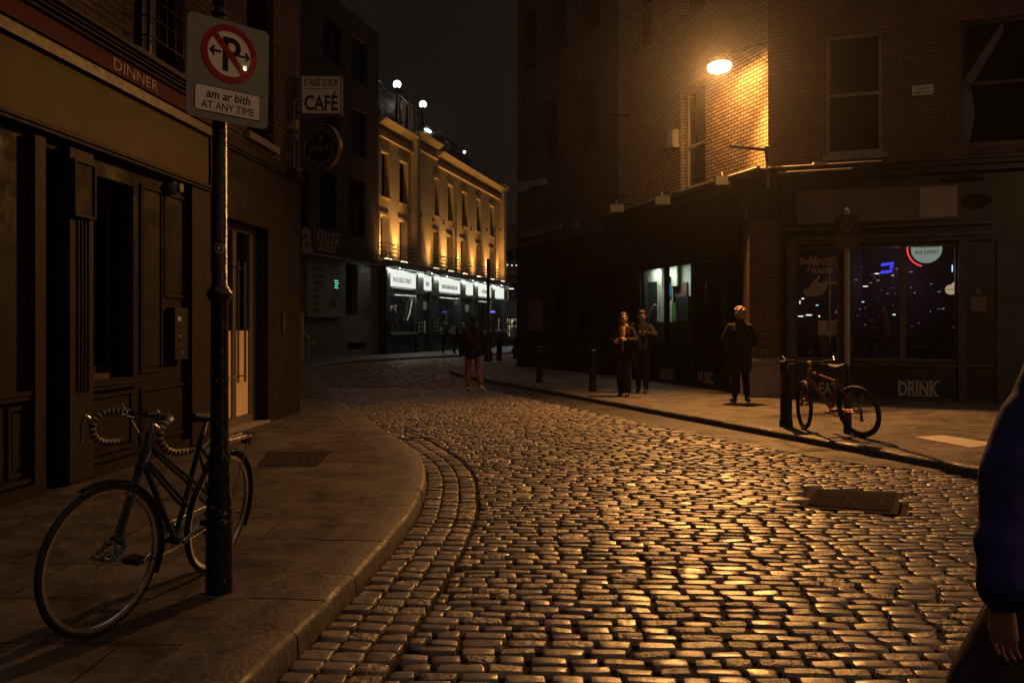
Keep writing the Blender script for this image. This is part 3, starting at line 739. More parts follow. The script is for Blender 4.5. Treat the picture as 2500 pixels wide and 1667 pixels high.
# street nameplate
t_ = thing('street_nameplate', 'pale street nameplate on brown brick behind the no parking sign', 'nameplate', FL @ T(10.7-6.51, -.02, 4.93))
b = B(); b.box(-.62, .62, -.02, .0, -.16, .16); part('plate', b, M['sign_white'], t_)
b = B(); b.text('Sráid Essex', -.1, .075, .8, .085, -.021, .003); b.text('ESSEX STREET', -.1, -.07, .9, .085, -.021, .003); part('lettering', b, M['sign_black'], t_, smooth=0)
# wall cable and junction box
b = B(); xx = Ls(715)
b.tube([(xx, -.02, 3.95), (xx, -.02, 4.3), (xx, -.02, 5.0), (xx+.05, -.05, 5.05), (xx+.25, -.06, 5.06)], .012, 6)
b.box(xx-.05, xx+.05, -.07, 0, 4.55, 4.72); b.cyl((xx-.1, -.04, 3.95), (xx+.28, -.04, 3.98), .014); b.ball((xx, -.05, 4.45), .03, 8)
solo('wall_cable', b, mat('grey cable', (.28, .24, .19), .5), 'thin cable with small junction boxes on the pub corner', 'cable')
bpy.context.scene.objects['wall_cable'].matrix_world = FL

# projecting signs on the corner
def face_frame(px, py, Y):   # upright frame facing the camera side (-Y) at a real place
    return T((px-1250)/FPX*Y, Y, zat(py, Y))
Ysn = 13.25
t_ = thing('hanging_sign', 'square cream box sign reading STAGE DOOR CAFÉ on the pub corner', 'sign', face_frame(784, 232, Ysn) @ RZ(.04))
b = B(); ring_frame(b, -.315, .315, -.305, .305, .016, -.004, .20); b.box(-.298, .298, .19, .199, -.288, .288); part('case', b, M['sign_grey'], t_)
b = B(); b.box(-.299, .299, .004, .18, -.289, .289); part('face', b, M['cafe_white'], t_)
b = B(); b.text('STAGE DOOR', 0, .195, .53, .115, .0035, .004, bold=.012); b.text('CAFÉ', 0, -.095, .52, .30, .0035, .004, bold=.02); b.box(-.265, .265, 0, .0038, .094, .101)
# slab serifs for the heavy capitals
for xx, ww in ((-.062, .10), (.045, .09), (.205, .11), (-.185, .09)):
    if abs(xx+.185) > .01: b.box(xx-ww/2, xx+ww/2, -.001, .0035, -.246, -.232)
part('lettering', b, M['cafe_ink'], t_, smooth=0)
b = B()
for z in (.26, -.26): b.sep().cyl((-.55, .09, z), (-.31, .09, z), .014)
part('bracket', b, M['black_metal'], t_)
t_ = thing('hanging_sign', 'round black pub sign with gold rim hung below the square sign', 'sign', face_frame(782, 360, Ysn) @ RZ(-.50))
b = B(); b.lathe([(.375, -.0), (.385, .02), (.385, .13), (.375, .15), (.35, .15), (.35, .132), (.0, .132)], n=48, caps=False); b.tf(RX(PI/2) @ T(0, 0, -.15))
b.lathe([(.35, 0), (.36, .004), (.36, .0)], n=8)
b = B(); b.lathe([(.36, -.09), (.375, -.08), (.375, -.02), (.365, -.0), (.348, .0), (.338, -.02)], n=48, caps=False); b.tf(RX(PI/2)); part('rim', b, M['gold'], t_)
b = B(); b.lathe([(.345, -.085), (.345, -.012)], n=48); b.tf(RX(PI/2)); part('face', b, M['black_paint'], t_)
b = B(); yy_ = .0115
for kk, r0 in ((0, .248),): b.arcband((0, 0), r0, r0+.009, .55, PI-.55, yy_-.003, yy_, 30); b.arcband((0, 0), r0, r0+.009, PI+.75, 2*PI-.75, yy_-.003, yy_, 30)
def ringtext(b, s, r, a0, a1, h, flip=False):
    n = len(s)
    for i, ch in enumerate(s):
        if ch == ' ': continue
        a = a0+(a1-a0)*i/(n-1)
        b.text(ch, r*math.cos(a), r*math.sin(a), .030, h, yy_, .003, rot=(a-PI/2) if not flip else (a+PI/2))
ringtext(b, 'CARLOW BREWING COMPANY', .295, PI-.15, .15, .045); ringtext(b, 'IRISH CRAFT BEERS', .295, PI+.45, 2*PI-.45, .045, True)
b.text("o'hara's", 0, .0, .50, .115, yy_, .003); b.ball((0, yy_, .15), (.03, .004, .035), 10); b.tube([(-.09, yy_, .085), (0, yy_, .10), (.09, yy_, .125)], [.002, .008, .003], 6)
part('lettering', b, mat('sign gilt lettering', (.34, .30, .23), .5), t_, smooth=0)
b = B()
for z in (.16, -.19): b.sep().cyl((-.62, .07, z), (-.33, .07, z), .012)
part('bracket', b, M['black_metal'], t_)

# ================================================================== FAR LEFT: COLLEGE
Z0F = -.5
SB = Fs(924)                                   # border between college and yellow house
col_ = thing('college_building', 'tall dark brick building with college lettering over a rendered ground floor', 'building', FF)
hol = []
for (a, c, t0, t1) in ((789, 834, 54, 154), (858, 897, 98, 205), (788, 828, 236, 345), (856, 894, 268, 380), (781, 822, 424, 561), (851, 891, 437, 577), (735, 757, 420, 560)):
    x0, x1 = Fs(a), Fs(c); hol.append((x0, x1, Fz((a+c)/2, t1), Fz((a+c)/2, t0)))
g0 = 4.72
b = B(); wall(b, -16, SB-.02, g0, 17.0, hol, .2); shell(b, -16, SB-.02, Z0F, 17.0, 8); part('wall', b, M['darkbrick'], col_, smooth=0)
for h in hol: sash(col_, FF, *h, .2, M['black_paint'], M['dark_glass'], bar=.07, cols=2)
gz = [(Fs(842), Fs(872), 2.0, 4.5), (Fs(847), Fs(894), .25, .62)]
b = B(); wall(b, -16, SB-.02, Z0F, g0-.01, gz, .3, -.02); part('rendered_wall', b, M['grey_render'], col_, smooth=0)
b = B()
for h in gz: b.sep().quad((h[0], .27, h[2]), (h[1], .27, h[2]), (h[1], .27, h[3]), (h[0], .27, h[3]))
part('recess_panel', b, M['navy'], col_, smooth=0)
b = B(); b.box(-16, Fs(838), -.35, -.021, 4.59, 4.69); b.box(Fs(838), SB-.02, -.10, -.021, 4.60, 4.69); part('ledge', b, M['concrete'], col_)
b = B(); b.text('COLLEGE', Fs(800), Fz(800, 581), 2.15, .52, -.03, .03, bold=-.01); b.text('DUBLIN', Fs(795), Fz(795, 602), 1.75, .52, -.03, .03, bold=-.01)
part('lettering', b, M['pale_letter'], col_, smooth=0)
b = B(); b.text('a', Fs(747), Fz(747, 588), .95, 1.15, -.03, .03, bold=.03); b.box(Fs(765)-.02, Fs(765)+.02, -.05, -.03, 5.25, 6.5); part('logo', b, mat('olive logo', (.24, .21, .12), .6), col_, smooth=0)
b = B()
for k in range(5): b.tube([(-16, -.12, 17.0+.22*k), (SB-1, -.12, 17.0+.22*k)], .012, 6) if k in (0, 4) else None
for k in range(12): b.cyl((-14+k*1.8, -.12, 16.95), (-14+k*1.8, -.12, 17.9), .02, n=6)
part('roof_rail', b, M['steel'], col_)
# notice board
t_ = thing('notice_board', 'large pale notice board with rows of dark bands on the college wall', 'notice board', FF @ T(Fs(790), -.03, 3.15))
b = B(); b.box(-1.75, 1.55, -.06, 0, -1.28, 1.30); part('board', b, mat('board face', (.20, .175, .13), .7, var=.12, scale=2), t_)
b = B()
for k, w in enumerate((.95, 1.0, .95, .6, .55, .5, .6)): b.sep().box(-1.15, -1.15+w, -.066, -.061, .78-.31*k, .95-.31*k)
b.sep().box(.45, 1.1, -.066, -.061, -.85, -.35); part('text_band', b, mat('brown print', (.055, .042, .035), .7), t_)
b = B(); b.box(-1.8, 1.6, -.10, 0, -1.36, -1.285); part('shelf', b, M['navy'], t_)
t_ = thing('led_display', 'small black display with green lit lines on the notice board', 'display', FF @ T(Fs(817), -.10, Fz(817, 698)))
b = B(); b.box(-.30, .38, 0, .035, -.5, .32); part('case', b, M['black_paint'], t_)
b = B()
for k, (a, c) in enumerate(((-.27, .12), (-.22, .2), (-.18, .1), (-.25, .15))): b.box(a, c, -.006, -.001, .22-.11*k, .255-.11*k)
part('lit_text', b, emit('green led', (.15, .85, .55), 1.3), t_)
# entrance rail by the alley
p0 = (-8.35, 33.2)
b = B(); b.box(-.10, .10, -.06, .06, 0, 1.95); b.tube([(.0, -.1, 1.35), (.34, -.1, .92), (.34, -.1, .70), (.62, -.1, .70)], .03, 8); b.cyl((.34, -.1, 0), (.34, -.1, .92), .025)
solo('handrail', b, M['white_paint'], 'pale post and sloping handrail at the corner of the college wall', 'handrail', T(*p0, .05))

# ================================================================== FAR: LIT CREAM HOUSE WITH SHOPFRONT
yel = thing('townhouse', 'long cream rendered building with orange uplights over a dark green shopfront', 'building', FF)
SE = Fs(1226)
WU = [(929, 949, 374, 478), (973, 994, 397, 499), (1059, 1070.5, 437, 527), (1092, 1104.5, 452, 539), (1126.5, 1139.5, 467, 552), (1162, 1172.5, 487, 565), (1195, 1205, 504, 578)]
WL = [(926.5, 946, 524, 632), (973, 992, 540, 638), (1056.5, 1069, 566, 655), (1089.5, 1102.5, 576, 661), (1123, 1136.5, 588, 668), (1161, 1171, 598, 673), (1194, 1204, 611, 680)]
holes = []
for a, c, t0, t1 in WU+WL:
    m_ = (a+c)/2; holes.append([Fs(a), Fs(c), Fz(m_, t1), Fz(m_, t0)])
zu0 = sum(h[2] for h in holes[:7])/7; zu1 = sum(h[3] for h in holes[:7])/7; zl1 = sum(h[3] for h in holes[7:])/7
for i, h in enumerate(holes):
    if i < 7: h[2], h[3] = zu0, zu1
    else: h[2], h[3] = 5.06, zl1
b = B(); wall(b, SB, SE, 4.95, 12.3, [tuple(h) for h in holes], .32); shell(b, SB, SE, 4.0, 12.28, 7); part('wall', b, M['stucco'], yel, smooth=0)
for i, h in enumerate(holes): sash(yel, FF, *h, .32, M['white_paint'] if i in (7, 8) else M['black_paint'], M['dark_glass'], bar=.06, cols=1, sill=M['stucco'] if i < 7 else None)
b = B()
for h in holes:                                     # plaster surrounds
    b.sep().box(h[0]-.14, h[0], -.05, -.001, h[2], h[3]+.16); b.box(h[1], h[1]+.14, -.05, -.001, h[2], h[3]+.16); b.box(h[0], h[1], -.05, -.001, h[3], h[3]+.16)
part('window_surround', b, M['stucco'], yel)
b = B(); sp = Fs(1008)
def corn(b, a, c, z):
    b.box(a, c, -.16, 0, z-.95, z-.88); b.box(a, c, -.10, 0, z-.40, z-.34)
    n = 6
    for k in range(n):
        t0, t1 = k/n, (k+1)/n
        b.box(a-.1*(c > a), c+.1, -(.10+.40*t1**1.5), 0, z-.34+.34*t0, z-.34+.34*t1)
corn(b, SB, sp-.25, 12.55); b.sep(); corn(b, sp+.25, Fs(1066), 12.98); b.sep(); corn(b, Fs(1067)+.1, SE, 12.6)
part('cornice', b, M['stucco'], yel)
b = B(); b.box(sp+.25, Fs(1066), 0, .4, 12.2, 12.98); part('parapet', b, M['stucco'], yel)
b = B()
for a, c, zt in ((sp-.28, sp+.25, 12.7), (SE-.75, SE+.03, 12.75)):
    z = 5.0; b.sep()
    while z < zt-.2: b.box(a, c, -.38, -.001, z+.008, min(z+1.28, zt)-.008); z += 1.28
part('pilaster', b, M['stucco'], yel); b = B(); b.box(SE-.85, SE+.35, -.55, .1, 12.75, 12.95)
part('pilaster_cap', b, M['stucco'], yel)
b = B(); b.cyl((Fs(1112), -.06, 5), (Fs(1112), -.06, 9.7), .05, n=8); b.sep().cyl((Fs(1208), -.06, 5), (Fs(1208), -.06, 10.9), .05, n=8); part('downpipe', b, M['stucco'], yel)
b = B(); b.box(SB, SE+.1, -.75, .0, 4.72, 4.94); b.box(SB, SE+.1, -.60, .0, 4.62, 4.719); part('ledge', b, M['concrete'], yel)
# balconette rails
b = B()
for h in holes[7:]:
    b.sep()
    for z in (5.2, 5.42, 5.64, 5.86): b.tube([(h[0]-.2, -.02, z), (h[0]-.2, -.5, z+.0), (h[1]+.2, -.5, z), (h[1]+.2, -.02, z)], .022, 6)
part('balcony_rail', b, M['black_metal'], yel)
# shopfront
sh = B(); pil = [(SB, 934), (1000, 1017), (1039, 1055), (1110, 1122), (1142, 1153), (1187, 1195), (1219, None)]
cols_ = []
for a, c in pil:
    x0 = a if a == SB else Fs(a); x1 = Fs(c) if c else SE; cols_.append((x0, x1))
for x0, x1 in cols_:
    sh.box(x0, x1, -.42, -.001, Z0F, 3.3); sh.box(x0-.03, x1+.03, -.50, -.001, 3.3, 3.55); sh.box(x0, x1, -.44, -.001, 3.55, 4.60)
    sh.box(x0+.12, x1-.12, -.47, -.441, 3.7, 4.45); sh.box(x0-.02, x1+.02, -.47, -.001, Z0F, .75)
    for k in range(3):
        for j in range(2): sh.lathe([(.09, 0), (.10, .05), (.06, .12), (.10, .19), (.09, .24)], (x0+(x1-x0)*(.3+.4*j), -.46, 1.05+.25*k), 8)
sh.box(SB, SE, -.55, -.001, 4.601, 4.618); sh.box(SB, SE, -.30, -.001, 3.30, 3.54)
part('shopfront', sh, M['green_paint'], yel)
bays = [(cols_[i][1], cols_[i+1][0]) for i in range(6)]
sr = B(); sl = B()
for i, (x0, x1) in enumerate(bays):
    if i in (0, 2, 4, 5):
        sr.sep().box(x0, x1, -.36, -.001, Z0F, .95); sl.sep().box(x0-.05, x1+.05, -.52, -.001, .95, 1.06)
        for k in range(4):
            w = (x1-x0)/4; sr.box(x0+w*k+.12, x0+w*(k+1)-.12, -.39, -.361, .0, .75)
part('stall_riser', sr, M['green_paint'], yel); part('sill', sl, M['sign_grey'], yel)
wm = M['glass']
for i, (x0, x1) in enumerate(bays):
    if i in (0, 2, 4, 5):
        wv = B(); ring_frame(wv, x0, x1, 1.06, 3.30, .07, -.30, -.22); n = 2 if i in (0, 2) else 1
        for k in range(1, n): xx = x0+(x1-x0)*k/n; wv.box(xx-.04, xx+.04, -.29, -.23, 1.13, 3.23)
        wv.box(x0+.07, x1-.07, -.29, -.23, 2.75, 2.80)
        wv = part('window', wv, M['green_paint'], yel)
        b = B(); b.quad((x0, -.25, 1.06), (x1, -.25, 1.06), (x1, -.25, 3.3), (x0, -.25, 3.3)); part('pane', b, wm, wv, FF, smooth=0)
    else:
        b = B(); ring_frame(b, x0, x1, Z0F, 3.30, .10, -.15, -.05); b.box(x0+.1, x1-.1, -.13, -.07, 2.35, 2.42); b.box(x0+.1, x1-.1, -.10, -.06, Z0F, 2.35)
        d_ = part('door', b, M['black_paint'], yel)
        b = B(); b.box(x0+.1, x1-.1, -.11, -.09, 2.43, 3.2); part('fanlight', b, mat('pale fanlight', (.28, .27, .25), .5), d_, FF)
        if i == 1:
            b = B(); b.box(x1-.55, x1-.35, -.12, -.101, 1.0, 1.75); part('notice', b, M['frost'], d_, FF)
# dim stock behind the shop windows
b = B(); b.box(SB+.3, SE-.3, 1.2, 1.3, Z0F, 3.4); b.box(SB+.3, SE-.3, -.05, 1.2, 3.42, 3.5); b.box(SB+.3, SE-.3, -.05, 1.2, .3, .5); part('interior', b, mat('shop interior', (.05, .042, .038), .8, var=.5, scale=1.5), yel)
b = B(); rr = random.Random(3)
for i in (0, 2):
    x0, x1 = bays[i]
    for k in range(16):
        xx = rr.uniform(x0+.3, x1-.3); zz = rr.choice((.5, .5, .5, 1.5, 2.0)); hh = rr.uniform(.3, 1.2) if zz < 1 else rr.uniform(.15, .5); ww = rr.uniform(.08, .25)
        b.box(xx-ww, xx+ww, .25, .45, zz, zz+hh); b.ball((xx, .35, zz+hh+.1), (ww*.7, .1, .12), 8)
part('window_display', b, mat('shop display', (.30, .26, .23), .6, var=.6, scale=3), yel)
for i_, e__ in ((0, 30), (2, 26), (4, 18)):
    w_ = FF @ Vector(((bays[i_][0]+bays[i_][1])/2, .55, 3.25)); lamp('POINT', 'shop_light', w_, e__, (1, .93, .85), .15)
# pale tubes above the shop windows, in front of the panes
for i, (z, c) in enumerate(((3.12, 0), (3.2, 2), (3.2, 4))):
    x0, x1 = bays[c]; b = B(); b.cyl((x0+(.6 if c == 0 else .15), -.40, z), (x1-.15, -.40, z+.02), .055, n=8)
    solo('awning_roller', b, mat('pale roller tube', (.5, .55, .48), .4), ('longest', 'middle', 'shortest')[i]+' pale awning roller above a shop window of the cream house', 'awning roller', FF, 'awning rollers over the shop windows')
b = B(); x0, x1 = bays[0]; b.tube([(x1-.5, -.36, 3.0), (x1-.9, -.36, 2.2), (x1-1.3, -.36, 1.75)], .035, 6); x0, x1 = bays[4]; b.sep().tube([(x1-.25, -.36, 3.0), (x1-.3, -.36, 2.2), (x1-.45, -.36, 1.6)], .045, 6)
part('awning_arm', b, M['white_paint'], yel)
# lit shop signs
texts = ['34-35 ESSEX STREET', 'BAR', 'BAR RESTAURANT NIGHTCLUB', '', 'UPSTAIRS', '']
LIT = emit('glowing sign panel', (.90, .94, .84), .95)  # panels glow on their own in place of light from the troughs
lab = ['widest lit white shop sign with small black lettering at the college end', 'narrow lit white sign with one short word over the shop door', 'wide lit white sign with a long line of black words', 'blank narrow lit white sign between two dark pilasters', 'lit white sign with one black word near the far end', 'blank lit white sign on the far corner of the shopfront']
for i, (x0, x1) in enumerate(bays):
    xm, hw = (x0+x1)/2, (x1-x0)/2-.02
    t_ = thing('shop_sign', lab[i], 'lit sign', FF @ T(xm, -.40, 4.03), 'lit signs along the shopfront')
    b = B(); b.box(-hw, hw, .0, .35, -.47, .47); part('panel', b, LIT, t_)
    b = B(); ring_frame(b, -hw-.015, hw+.015, -.485, .485, .05, -.03, -.002); part('frame', b, M['green_paint'], t_)
    if texts[i]:
        b = B(); b.text(texts[i], -.15 if i == 0 else 0, -.05 if i != 2 else -.08, hw*2*(.70 if i in (0, 2) else .4), .26, -.005, .01, bold=.01); part('lettering', b, M['sign_black'], t_, smooth=0)
    b = B(); b.box(-hw, hw, -.62, -.40, .56, .62); b.box(-hw, hw, -.64, -.60, .50, .62)
    for xx in (-hw*.8, 0, hw*.8): b.cyl((xx, -.4, .60), (xx, 0.0, .52), .02, n=6)
    part('light_trough', b, M['green_paint'], t_)
    b = B(); b.cyl((-hw*.95, -.52, .53), (hw*.95, -.52, .53), .018, n=8); part('lamp_tube', b, emit('sign tube', (.95, 1, .92), 9), t_)
    w_ = FF @ Vector((xm, -.92, 4.52)); n_ = FF.to_3x3() @ Vector((0, .55, -.8))
    lamp('AREA', 'sign_light', w_, 34*hw, (.92, 1.0, .86), hw*1.5, n_, size_y=.06)
# uplights on the ledge
ups = [(925.5, 1), (965, 1.2), (1046, .55), (1083, 1.1), (1118, 1.1), (1153, 1.05), (1187, 1.05), (1213, 1)]
for i, (px, k) in enumerate(ups):
    x = Fs(px)
    t_ = thing('floodlight', ['first uplight on the ledge beside the college wall', 'brightest uplight between the two balcony windows', 'dim orange uplight on the ledge after the pilaster', 'uplight on the ledge between the third and fourth balcony windows', 'uplight on the ledge between the fourth and fifth balcony windows', 'uplight on the ledge before the last but one window', 'uplight on the ledge before the last balcony window', 'last uplight on the ledge at the far corner pilaster'][i], 'floodlight', FF @ T(x, -.52, 4.945), 'uplights along the ledge')
    b = B(); b.box(-.35, .35, -.08, .08, 0, .05); b.box(-.02, .02, -.1, .1, .05, .07); part('body', b, M['black_metal'], t_)
    b = B(); b.box(-.33, .33, -.06, .06, .052, .075); part('lens', b, emit('warm lens', (1, .75, .38), 9*k), t_)
    w_ = FF @ Vector((x, -.50, 5.06)); d_ = FF.to_3x3() @ Vector((0, .12, 1))
    lamp('SPOT', 'uplight', w_, 700*k, (1, .50, .145), .12, d_, 64, .9)
    lamp('SPOT', 'uplight', w_, 120*k, (1, .50, .145), .06, FF.to_3x3() @ Vector((0, .0, 1)), 150, 1)

# roof terrace of the cream house
t_ = thing('roof_terrace', 'dark roof terrace with railings, hut and canopy on the cream house', 'terrace', FF)
b = B()
for z in (12.9, 13.25, 13.6): b.tube([(SB, .25, z), (SE-1.5, .25, z)], .02, 6)
k = SB
while k < SE-1.5: b.cyl((k, .25, 12.3), (k, .25, 13.6), .025, n=6); k += 1.5
part('railing', b, M['black_metal'], t_)
b = B(); x0, x1 = Fs(1020), Fs(1074); b.box(x0, x1, 1.6, 4.5, 12.3, 15.6); part('hut', b, mat('tan render hut', (.30, .20, .13), .85, var=.15), t_)
b = B()
for px, zt in ((1017, 16.0), (1033, 15.5), (1050, 15.3), (1066, 15.2)): b.box(Fs(px)-.05, Fs(px)+.05, 1.0, 1.1, 12.3, zt)
b.tube([(Fs(950), 1.0, 15.2), (Fs(1018), 1.0, 15.2), (Fs(1072), 1.0, 14.7)], .06, 6); b.box(Fs(940), Fs(1016), 1.2, 1.25, 12.3, 14.9)
part('pergola', b, M['black_paint'], t_)
b = B(); x0, x1 = Fs(1080), Fs(1104)
ring_frame(b, x0, x1, 12.4, 14.55, .10, 1.3, 1.4); xm = (x0+x1)/2; b.box(xm-.05, xm+.05, 1.3, 1.4, 12.4, 14.5)
b.box(Fs(1082), Fs(1165), 1.2, 5, 14.6, 14.7)
b.add([(Fs(1120), .6, 14.0), (Fs(1175), .6, 13.7), (Fs(1178), 3.5, 13.8), (Fs(1122), 3.5, 15.0), (Fs(1140), 2.0, 15.4), (Fs(1165), 2, 14.9)], [(0, 1, 5, 4), (1, 2, 5), (2, 3, 4, 5), (3, 0, 4)])
part('canopy', b, M['navy'], t_)
b = B(); b.box(x0+.1, x1-.1, 1.45, 1.5, 12.4, 14.5); b.box(Fs(1110), Fs(1150), 2.5, 2.6, 12.3, 14.2); part('screen', b, mat('grey green screen', (.30, .33, .29), .5, var=.4, scale=1.2), t_)
b = B(); b.box(Fs(1083), Fs(1093), 1.15, 1.35, 14.32, 14.45); part('lamp_tube', b, emit('terrace tube', (.8, .95, .85), 3), t_)
b = B(); b.ball((Fs(1162), .9, Fz(1162, 370)), .11, 8); part('bulb', b, emit('terrace bulb', (.9, 1, .8), 5), t_)
w_ = FF @ Vector((Fs(1091), .9, 14.3)); lamp('POINT', 'terrace_light', w_, 14, (.8, 1, .85), .1)
w_ = FF @ Vector((Fs(1135), 1.6, 14.0)); lamp('POINT', 'terrace_light', w_, 14, (1, .95, .7), .1)
for i, (px, py) in enumerate(((969.5, 207.5), (1032.5, 256))):
    s_ = Fs(px); s_ += .2; Y_ = FYs(s_)
    bx = FF @ Vector((s_, 1.5, 0)); Yb = bx.y; X_ = (px-1250)/FPX*Yb
    t_ = thing('globe_lamp', ('white globe lamp beside the leafy planter on the roof', 'white globe lamp above the tan roof hut')[i], 'lamp', T(X_, Yb, 12.35), 'globe lamps on the roof terrace')
    zc = zat(py, Yb)-12.35
    b = B(); b.cyl((0, 0, 0), (0, 0, zc-.18), .045, n=8); b.lathe([(.05, zc-.26), (.13, zc-.18), (.13, zc-.14)], n=12); part('post', b, M['black_metal'], t_)
    b = B(); b.ball((0, 0, zc+.02), .225, 20); part('globe', b, emit('globe', (1, .97, .92), 4.5), t_)
    lamp('POINT', 'globe_light', (X_, Yb, 12.35+zc), 26, (1, .95, .88), .23)
# planter with leafy sprays
t_ = thing('rooftop_plant', 'leafy shrub in a dark planter beside a globe lamp on the roof', 'plant', FF @ T(Fs(955), .9, 12.4))
b = B(); b.box(-2.2, 1.2, -.25, .25, 0, .7); part('planter', b, M['black_paint'], t_)
b = B(); rr = random.Random(5)
for k in range(420):
    u = rr.random(); x = -2.4+u*3.2+rr.gauss(0, .25); z = 3.2-1.55*u+rr.gauss(0, .35)*(.7+.6*math.sin(u*9)); yv = rr.gauss(0, .3); s_ = rr.uniform(.05, .13)
    d = Vector((rr.gauss(0, 1), rr.gauss(0, 1), rr.gauss(0, 1))).normalized(); e_ = d.orthogonal().normalized()
    c_ = Vector((x, yv, max(z, .6))); b.add([c_-d*s_, c_+e_*s_*.4, c_+d*s_, c_-e_*s_*.4], [(0, 1, 2, 3)])
part('foliage', b, M['leaf'], t_, smooth=0)
b = B()
for k in range(9): b.tube([(-2+k*.33, 0, .6), (-2.1+k*.34, rr.gauss(0, .15), 1.5), (-2.3+k*.36, rr.gauss(0, .2), 3.0-k*.17)], [.03, .02, .01], 5)
part('stem', b, M['tan_timber'], t_)

# unlit festoon along the facade and a lit one across the lane
t_ = thing('string_lights', 'unlit festoon cable sagging across the cream facade', 'string lights', Matrix())
P_ = []
for k in range(41):
    t = k/40; px = 922+t*302; s_ = Fs(922)+(Fs(1224)-Fs(922))*t; w_ = FF @ Vector((s_, -1.3, 0)); z = 7.9+(1.7)*t**1.3 - .9*math.sin(PI*t)*0.55
    P_.append((w_.x, w_.y, z+.0))
b = B(); b.tube(P_, .012, 5); part('cable', b, M['black_paint'], t_)
for k in range(2, 40, 3):
    b = B(); b.cyl(P_[k], (P_[k][0], P_[k][1], P_[k][2]-.15), .03, .04, 6); b.ball((P_[k][0], P_[k][1], P_[k][2]-.2), .06, 8); part('bulb', b, M['black_metal'], t_)
t_ = thing('string_lights', 'short festoon of four glowing bulbs at the far corner', 'string lights', Matrix())
w0 = FF @ Vector((SE, -.4, 0)); Ya = w0.y
P_ = [((1217+k*4.6-1250)/FPX*Ya, Ya+.02*k, zat(640.5+k*.9+(.5 if k in (3, 4, 5) else 0), Ya)) for k in range(11)]
b = B(); b.tube(P_, .012, 5); part('cable', b, M['black_paint'], t_)
for px, py in ((1228.5, 646), (1239, 647), (1250, 648), (1260.5, 648)):
    b = B(); b.ball(((px-1250)/FPX*Ya, Ya-.03, zat(py, Ya)), .045, 8); part('bulb', b, emit('festoon bulb', (1, .85, .6), 3), t_)

# ================================================================== FAR END
YE = 76.0
en = thing('restaurant_building', 'pale brick restaurant building closing the lane with lit ground floor', 'building', T(0, YE, 0))
ex = lambda px: (px-1250)/FPX*YE
ez = lambda py: zat(py, YE)
hh = [(ex(1232), ex(1255), ez(637), ez(610)), (ex(1258), ex(1275), ez(637), ez(610)), (ex(1231), ex(1243), ez(732), ez(692)), (ex(1247), ex(1262), ez(732), ez(692)), (ex(1215), ex(1275), -.4, ez(778))]
b = B(); wall(b, -6, 6, -1, ez(548), hh, .25); shell(b, -6, 6, -1, ez(548), 6); part('wall', b, mat('pale brown brick', (.18, .13, .10), .9, var=.25, scale=.6), en, smooth=0)
for i, h in enumerate(hh[:4]): sash(en, MW[en.name], *h, .25, M['black_paint'], emit('warm room', (1, .6, .25), .12) if i == 2 else M['dark_glass'], bar=.05)
b = B()
for py in (665, 742): b.sep().box(-6, 6, -.15, -.001, ez(py+7), ez(py))
part('ledge', b, M['concrete'], en)
b = B()
for py in (751, 757, 763, 769): b.box(-6, 6, -.10, -.001, ez(py+3), ez(py))
fa = part('fascia', b, mat('striped fascia', (.34, .28, .25), .6), en)
b = B(); b.prism([(ex(1247)+.42*math.cos(a), ez(760)+.34*math.sin(a)) for a in np.linspace(0, 2*PI, 20)[:-1]], -.14, -.101); part('roundel', b, mat('roundel', (.22, .18, .16), .6), fa, MW[en.name])
b = B(); b.text('MILANO', ex(1245), ez(771.5), .60, .11, -.03, .01); part('lettering', b, mat('milano letters', (.55, .5, .45), .5), fa, MW[en.name])
b = B()
for px in (1215, 1228, 1241, 1246, 1262, 1272): b.box(ex(px)-.05, ex(px)+.05, .02, .10, -.4, ez(778))
b.box(ex(1215), ex(1275), .0, .09, ez(793), ez(790)); b.box(ex(1215), ex(1275), .0, .2, -.5, .45)
wv = part('window', b, M['black_paint'], en)
b = B(); b.quad((ex(1215), .13, .4), (ex(1275), .13, .4), (ex(1275), .13, ez(778)), (ex(1215), .13, ez(778)))
m, nt, p, out = _new('restaurant glow'); N_, L_ = nt.nodes, nt.links
tc = N_.new('ShaderNodeTexCoord'); vo = N_.new('ShaderNodeTexNoise'); vo.inputs['Scale'].default_value = 5; vo.inputs['Detail'].default_value = 4; rp = N_.new('ShaderNodeValToRGB'); em = N_.new('ShaderNodeEmission')
rp.color_ramp.elements[0].position = .36; rp.color_ramp.elements[0].color = (.03, .022, .015, 1); rp.color_ramp.elements[1].position = .66; rp.color_ramp.elements[1].color = (.85, .70, .45, 1)
L_.new(tc.outputs['Object'], vo.inputs['Vector']); L_.new(vo.outputs['Fac'], rp.inputs[0]); L_.new(rp.outputs[0], em.inputs[0]); em.inputs[1].default_value = .8; L_.new(em.outputs[0], out.inputs[0])
part('pane', b, m, wv, MW[en.name], smooth=0)
# bluish projector light on the far corner of the shopfront
t_ = thing('floodlight', 'blue white floodlight on the far corner above the last lit sign', 'floodlight', FF @ T(SE+.2, -.6, 4.55))
b = B(); b.box(-.05, .55, -.2, .1, -.05, .05); b.tube([(-.2, .3, -.1), (.1, 0, -.05)], .03, 6); part('body', b, M['black_metal'], t_)
b = B(); b.box(-.03, .53, -.22, .08, -.075, -.052); part('lens', b, emit('blue lens', (.45, .6, 1), 5), t_)
w_ = FF @ Vector((SE+.6, -1.1, 4.3)); lamp('SPOT', 'corner_light', w_, 260, (.55, .6, 1), .1, (.1, -.55, -1), 110, .8)
t_ = thing('neon_shape', 'tiny blue lit sign on the pole beyond the shopfront', 'sign', T(-1.42, 59, 2.42))
b = B(); b.box(-.22, .22, -.05, 0, -.06, .06); part('tube', b, emit('blue neon', (.16, .12, 1), 1.8), t_)
b = B(); b.box(-.24, .24, 0, .04, -.09, .09); part('case', b, M['black_paint'], t_)

